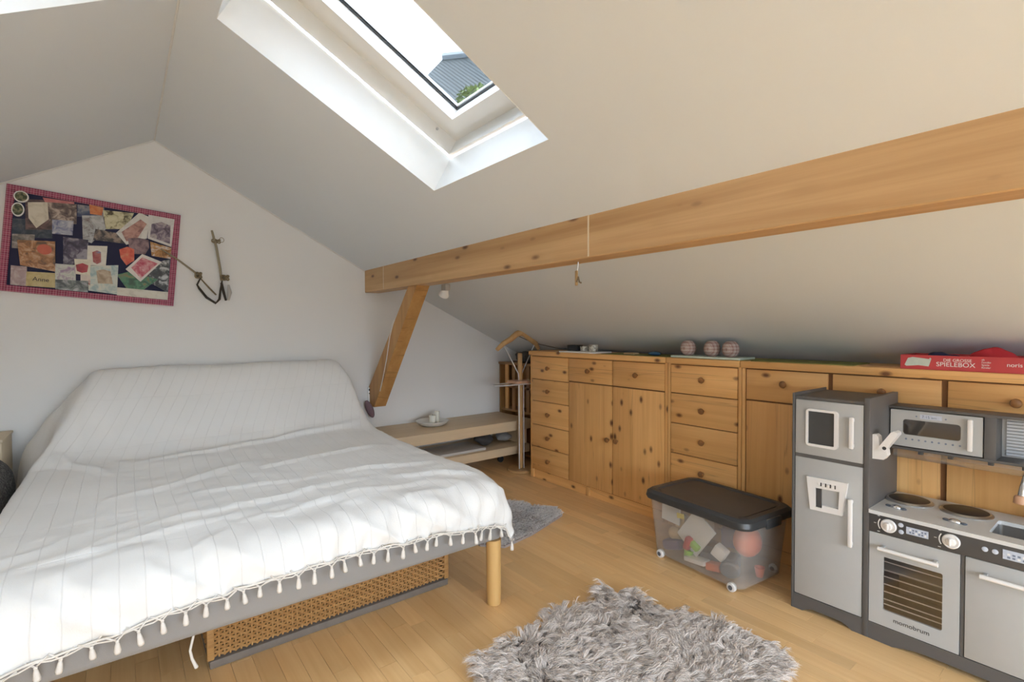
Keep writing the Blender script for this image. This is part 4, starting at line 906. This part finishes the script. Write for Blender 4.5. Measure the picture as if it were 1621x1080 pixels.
toy('wood_block', lathe(B(), [(.028, 0), (.034, .01), (.034, .06), (.03, .066), (0, .066)], n=18), 'toybe', 'tan wooden cylinder at the left of the clear box', -.10, .20, .125, rx=1.3)
toy('wood_block', bx(-.025, .025, -.025, .025, -.035, .035, bev=.006), 'toybe', 'tan wooden block beside the tan cylinder', -.08, .145, .20, rx=.2)
toy('brown_blocks', bx(-.06, .06, -.09, .09, -.03, .03, bev=.015), 'toybr', 'brown flat toy at the bottom left of the clear box', .03, .14, .06)
toy('violet_car', bx(-.035, .035, -.06, .06, -.028, .028, bev=.02), 'toypu', 'violet grey toy car low in the clear box', -.115, .175, .075, rx=-.3)
toy('grey_truck', bx(-.05, .05, -.09, .09, -.035, .035, bev=.015), 'toygy', 'dark grey toy truck at the bottom of the clear box', -.04, -.06, .065, rz=.3)
toy('white_tray', bx(-.03, .03, -.06, .06, -.012, .012, bev=.004), 'ktwhite', 'small pale tray low in the middle of clear box', -.135, .01, .055, rx=-.1)
toy('orange_brick', bx(-.025, .025, -.04, .04, -.018, .018, bev=.004), 'toyor', 'orange brick on the floor of the clear box', -.12, -.085, .055, rx=-.2)
toy('orange_cup', lathe(B(), [(.016, 0), (.024, .045), (.02, .045), (.014, .004), (0, .004)], n=16), 'toyor', 'small orange cup at the right end of clear box', .02, -.235, .03)
toy('violet_block', bx(-.05, .05, -.05, .05, -.05, .05, bev=.012), 'toypu', 'violet grey block in the back of the clear box', .06, -.06, .16, rz=.5)
toy('brown_box', bx(-.05, .05, -.08, .08, -.06, .06, bev=.01), 'toybe', 'tan box in the back of the clear box', .06, .16, .17, rz=.2)

# ================================================================ TOY KITCHEN
tk = thing('toy_kitchen', 'grey and silver wooden toy kitchen with fridge, oven and microwave', 'toy kitchen', (2.53, .56, 0))
KB = 2.705
def kp(nm, bm, mt, par=tk, **k): return finish(nm, bm, M(mt), par, **k)
kp('side_panel', bx(KX-.003, KB, .996, 1.006, .0, .962, bev=.002), 'ktgrey')
kp('side_panel', bx(KX-.003, KB, .711, .731, .0, .966, bev=.002), 'ktgrey')
kp('fridge_top', bx(KX+.002, KB, .731, .996, .938, .950), 'ktgrey')
kp('back_panel', bx(KB-.008, KB, .731, .996, .06, .938), 'ktgrey')
kp('fridge_body', bx(KX+.014, KB-.01, .733, .994, .05, .936), 'ktgrey', smooth=False)
# kick board with scalloped lower edge
def scallop(y0, y1, h=.020):
    out = [(y0, 0)]; n = 12; a, b = y0+(y1-y0)*.14, y1-(y1-y0)*.14
    for i in range(n+1):
        t = i/n; out.append((a+(b-a)*t, h*min(1, math.sin(t*math.pi)*1.7)**.8 if 0 < i < n else 0))
    out.append((y1, 0)); return out
kp('kick_board', prism(B(), scallop(.731, .996) + [(.996, .068), (.731, .068)], fX, KX-.001, KX+.012), 'ktgrey', smooth=False)
kp('kick_board', prism(B(), scallop(.13, .711) + [(.711, .068), (.13, .068)], fX, KX-.001, KX+.012), 'ktgrey', smooth=False)
def bar_handle(par, y, z0, z1, mt='ktwhite', w=.008):   # vertical
    b = bx(KX-.024, KX-.010, y-w, y+w, z0, z1, bev=.004); o = kp('handle', b, mt, par)
    for z in (z0+.012, z1-.012): kp('handle_post', bx(KX-.012, KX, y-.005, y+.005, z-.006, z+.006), mt, o)
fz = kp('freezer_door', bx(KX, KX+.012, .734, .993, .698, .936, bev=.002), 'ktlight')
sf = kp('ice_window_frame', ring(B(), rect(.822, .947, .738, .900, .016), rect(.837, .939, .749, .890, .003), fX, KX-.010, KX+.001), 'ktwhite', fz)
kp('ice_window', bx(KX-.002, KX+.001, .837, .939, .749, .890), 'screen', fz)
bar_handle(fz, .771, .755, .884)
kp('door_divider', bx(KX+.003, KX+.012, .733, .994, .682, .698), 'ktgrey')
fd = kp('fridge_door', bx(KX, KX+.012, .734, .993, .070, .682, bev=.002), 'ktlight')
dp = kp('dispenser_frame', ring(B(), [(.803, .468), (.926, .464), (.942, .605), (.784, .609)], [(.818, .482), (.904, .479), (.906, .562), (.814, .566)], fX, KX-.012, KX+.001), 'ktwhite', fd)
kp('dispenser_recess', bx(KX-.0015, KX+.001, .812, .908, .476, .568), 'ktlight', fd)
kp('dispenser_ledge', bx(KX-.011, KX+.001, .818, .880, .480, .492), 'ktwhite', fd)
kp('dispenser_lever', bx(KX-.008, KX+.001, .884, .904, .480, .562), 'ktpanel', fd)
for y in (.890, .872, .854, .836): kp('dispenser_button', bx(KX-.017, KX-.010, y-.004, y+.005, .577, .588, bev=.002), 'ktwhite', fd)
for y in (.884, .866, .848, .830): kp('button_shadow', bx(KX-.0132, KX-.011, y-.003, y+.002, .574, .589), 'ktpanel', fd)  # dark bars painted beside the buttons as their cast shadows
bar_handle(fd, .772, .350, .548)
# phone
ph = thing('toy_phone', 'white toy handset in a cradle on the side of toy fridge', 'toy phone', (2.40, .69, .72))
pr = B(); prism(pr, [(.710, .722), (.710, .820), (.700, .822), (.690, .812), (.686, .775), (.678, .762), (.664, .770), (.660, .742), (.672, .724)], fX, 2.385, 2.425); finish('cradle', pr, M('ktwhite'), ph, smooth=False)
pr = B(); prism(pr, [(.690, .766), (.685, .778), (.647, .838), (.637, .843), (.627, .838), (.626, .829), (.664, .766), (.674, .757)], fX, 2.378, 2.430); hd = finish('handset', pr, M('ktwhite'), ph, smooth=False)
kp('earpiece', lathe(B(), [(.007, 0), (.007, .001)], (2.3782, .668, .772), '-X', 14), 'ink', hd)
# lower units
kp('side_panel', bx(KX-.003, KB, .118, .130, 0, .512, bev=.002), 'ktgrey')
kp('back_panel', bx(KB-.008, KB, .130, .711, .06, .50), 'ktgrey')
kp('unit_divider', bx(KX+.004, KB-.01, .420, .430, .06, .436), 'ktgrey')
kp('bottom_board', bx(KX+.012, KB-.01, .130, .711, .058, .068), 'ktgrey')
SK = rect(2.412, 2.590, .150, .366, .012)
ct = kp('counter', ring(B(), rect(2.347, KB, .116, .7105, .004), rect(2.412, 2.590, .150, .366, .012), fZ, .511, .525), 'ktcounter', smooth=False)
sh_ = B(); ring(sh_, rect(2.409, 2.593, .147, .369, .012), rect(2.4125, 2.5895, .1505, .3655, .012), fZ, .425, .5105); prism(sh_, rect(2.411, 2.591, .149, .367, .012), fZ, .425, .43); kp('sink_basin', sh_, 'steel', ct)
cp = kp('control_panel', bx(KX-.002, KX+.012, .130, .711, .436, .511, bev=.001), 'ktpanel')
def dial(y, z, par):
    o = kp('dial', lathe(B(), [(.026, 0), (.026, .005), (.023, .008), (.021, .008), (.021, .006), (.014, .006), (.0145, .014), (.012, .016), (0, .016)], (KX-.002, y, z), '-X', 32), 'ktwhite', par)
    kp('dial_grip', bx(KX-.026, KX-.016, y-.003, y+.003, z-.013, z+.013, bev=.002), 'ktwhite', o)
    pts = [(KX-.0025, y+.034*math.cos(t), z+.034*math.sin(t)) for t in np.linspace(-.6, .6, 9)]
    kp('dial_scale', tube(B(), pts, .0022, 6), 'paper', par)
    for t in (-.75, 0, .75): kp('dial_mark', bx(KX-.0026, KX-.001, y+.045*math.cos(t)-.004, y+.045*math.cos(t)+.004, z+.045*math.sin(t)-.001, z+.045*math.sin(t)+.001), 'paper', par)
dial(.645, .474, cp); dial(.457, .476, cp)
def pbut(y, z, r=.0085): kp('push_button', lathe(B(), [(r, 0), (r, .0015), (r*.8, .0025), (0, .0025)], (KX-.002, y, z), '-X', 16), 'lcd', cp)
pbut(.606, .489); pbut(.605, .463); pbut(.367, .478); pbut(.341, .478)
for y0, y1, z0, z1 in ((.522, .589, .462, .489), (.235, .322, .462, .494)):
    d = kp('display', bx(KX-.0035, KX-.001, y0, y1, z0, z1), 'lcd', cp)
    for j in range(2):
        for i in range(6): kp('display_icon', bx(KX-.0042, KX-.003, y0+.006+i*(y1-y0-.012)/6, y0+.006+(i+.6)*(y1-y0-.012)/6, z0+.005+j*.010, z0+.011+j*.010), 'inkblue' if (i+j) % 3 else 'paper', d)
# oven door
def ringr(oy0, oy1, oz0, oz1, iy0, iy1, iz0, iz1, r): return rect(oy0, oy1, oz0, oz1, .0015), rect(iy0, iy1, iz0, iz1, r)
o_, i_ = ringr(.432, .709, .070, .434, .480, .662, .134, .346, .006)
od = kp('oven_door', ring(B(), o_, i_, fX, KX, KX+.012), 'ktlight', smooth=False)
kp('oven_pane', bx(KX+.005, KX+.007, .478, .664, .132, .348), 'smoke', od)
kp('oven_cavity', ring(B(), rect(.440, .702, .075, .430), rect(.446, .696, .081, .424), fX, KX+.0125, KB-.012), 'ktpanel', smooth=False)
for i, z in enumerate((.322, .262, .232, .202, .172, .152)): kp('oven_rack_wire', bx(KX+.0125, KX+.016, .446, .696, z, z+.0035), 'ktwhite', od)
kp('oven_shelf', bx(KX+.016, KX+.22, .447, .695, .286, .292), 'ktlight')
def hbar(par, y0, y1, z):
    o = kp('handle', tube(B(), [(KX-.030, y0, z), (KX-.030, y1, z)], .0075, 12), 'ktwhite', par)
    for y in (y0+.012, y1-.012): kp('handle_post', bx(KX-.028, KX, y-.006, y+.006, z-.005, z+.007, bev=.002), 'ktlight', o)
hbar(od, .487, .672, .384)
text('momobrum', .0235, M('ink'), od, (KX-.0003, .628, .099), (0, -1, 0), (0, 0, 1))
dd = kp('dishwasher_door', bx(KX, KX+.012, .132, .418, .070, .434, bev=.002), 'ktlight')
hbar(dd, .180, .375, .388)
# burners and chrome clips
for y, x in ((.637, 2.585), (.459, 2.592)):
    o = kp('burner', lathe(B(), [(.080, 0), (.081, .004), (.074, .010), (.070, .010)], (x, y, .525), n=40), 'steel', ct)
    kp('burner_plate', lathe(B(), [(.071, .002), (.071, .009), (.066, .011), (0, .011)], (x, y, .525), n=40), 'black', o)
for y, x in ((.645, 2.445), (.462, 2.432)):
    o = kp('burner_knob', sphere(B(), (x, y, .527), .016, .8, 1.3, .75, 16, 10), 'chrome', ct)
    for s in (-1, 1): kp('knob_end', sphere(B(), (x+.004*s, y+s*.026, .529), .0075, 1, 1.5, .6, 10, 8), 'toygy', o)
# faucet
fc = kp('faucet', tube(B(), [(2.63, .215, .525), (2.63, .215, .63), (2.625, .22, .69), (2.60, .24, .735), (2.565, .268, .738), (2.54, .288, .715), (2.53, .296, .675), (2.527, .299, .648)], [.016, .012, .011, .011, .011, .011, .0115, .012], 14), 'chrome', ct)
kp('faucet_nozzle', lathe(B(), [(.014, .012), (.019, .004), (.020, -.016), (.017, -.017), (0, -.014)], (2.525, .301, .636), n=20), 'wood_and_reflection', fc)  # brown colour stands in for pine mirrored in the chrome spout end
# microwave shelf
MX = 2.590
kp('shelf_board', bx(MX-.004, KB, .118, .711, .738, .748, bev=.001), 'ktgrey')
kp('upper_top', bx(MX-.006, KB, .118, .711, .908, .918, bev=.001), 'ktgrey')
kp('upright', bx(MX-.004, KB, .376, .410, .748, .908, bev=.001), 'ktgrey')
kp('upright', bx(MX-.004, KB, .118, .128, .512, .908, bev=.001), 'ktgrey')
kp('microwave_cavity', bx(KB-.006, KB, .410, .711, .748, .908), 'ktpanel')
o_, i_ = ringr(.414, .706, .752, .904, .478, .664, .802, .866, .012)
mw = kp('microwave_door', ring(B(), o_, i_, fX, MX, MX+.010), 'ktlight', smooth=False)
kp('microwave_pane', bx(MX+.004, MX+.006, .476, .666, .800, .868), 'smoke', mw)
kp('microwave_window_print', bx(MX+.0105, MX+.012, .478, .664, .801, .867), 'screen', mw)
mh = kp('handle', bx(MX-.024, MX-.011, .440, .456, .770, .894, bev=.004), 'ktwhite', mw)
for z in (.782, .880): kp('handle_post', bx(MX-.013, MX, .443, .453, z-.006, z+.006), 'ktwhite', mh)
kp('display', bx(MX-.0008, MX+.001, .536, .606, .874, .892), 'lcd', mw)
text('7:15 am', .015, M('inkblue'), mw, (MX-.001, .600, .878), (0, -1, 0), (0, 0, 1))
for y in (.618, .524): kp('button', lathe(B(), [(.003, 0), (.003, .001)], (MX, y, .882), '-X', 10), 'inkblue', mw)
for i in range(9): kp('button', lathe(B(), [(.0036, 0), (.0036, .001)], (MX, .652-i*.0215, .784), '-X', 10), 'inkblue', mw)
kp('utensil_rail', bx(MX+.012, MX+.022, .13, .700, .700, .737, bev=.001), 'clear')
for y in (.605, .510, .392, .300): kp('rail_hook', bx(MX+.004, MX+.024, y-.008, y+.008, .724, .7395, bev=.002), 'ktpanel')
kp('window_backdrop', bx(KB-.008, KB, .128, .376, .748, .908), 'ktlight')
for i in range(12): kp('blind_slat', bx(KB-.016, KB-.009, .150, .362, .756+i*.0122, .764+i*.0122, mat=None), 'blind')

# ================================================================ LEFT EDGE
pf = sphere(B(), (0, 0, 0), 1, u=40, v=24)
for v in pf.verts:
    f = lambda t, e: math.copysign(abs(t)**e, t)
    v.co = Vector((-.865+.435*f(v.co.x, .32), 3.26+.43*f(v.co.y, .32), .325+.322*f(v.co.z, .38))); v.co += Vector((nz(v.co.x*40, v.co.y*40, v.co.z*40), nz(v.co.y*40, 3, v.co.z*40), 0))*.006
single('boucle_pouf', pf, M('boucle'), 'dark grey speckled boucle pouf at the left of the bed', 'pouf')
sd2 = thing('bedside_box', 'beige wooden box standing behind the dark grey pouf', 'box', (-.80, 3.87, 0))
finish('body', bx(-1.05, -.505, 3.72, 4.03, 0, .668, bev=.004), M('beige'), sd2)
finish('lid', bx(-1.06, -.50, 3.71, 4.04, .669, .684, bev=.004), M('beige'), sd2)
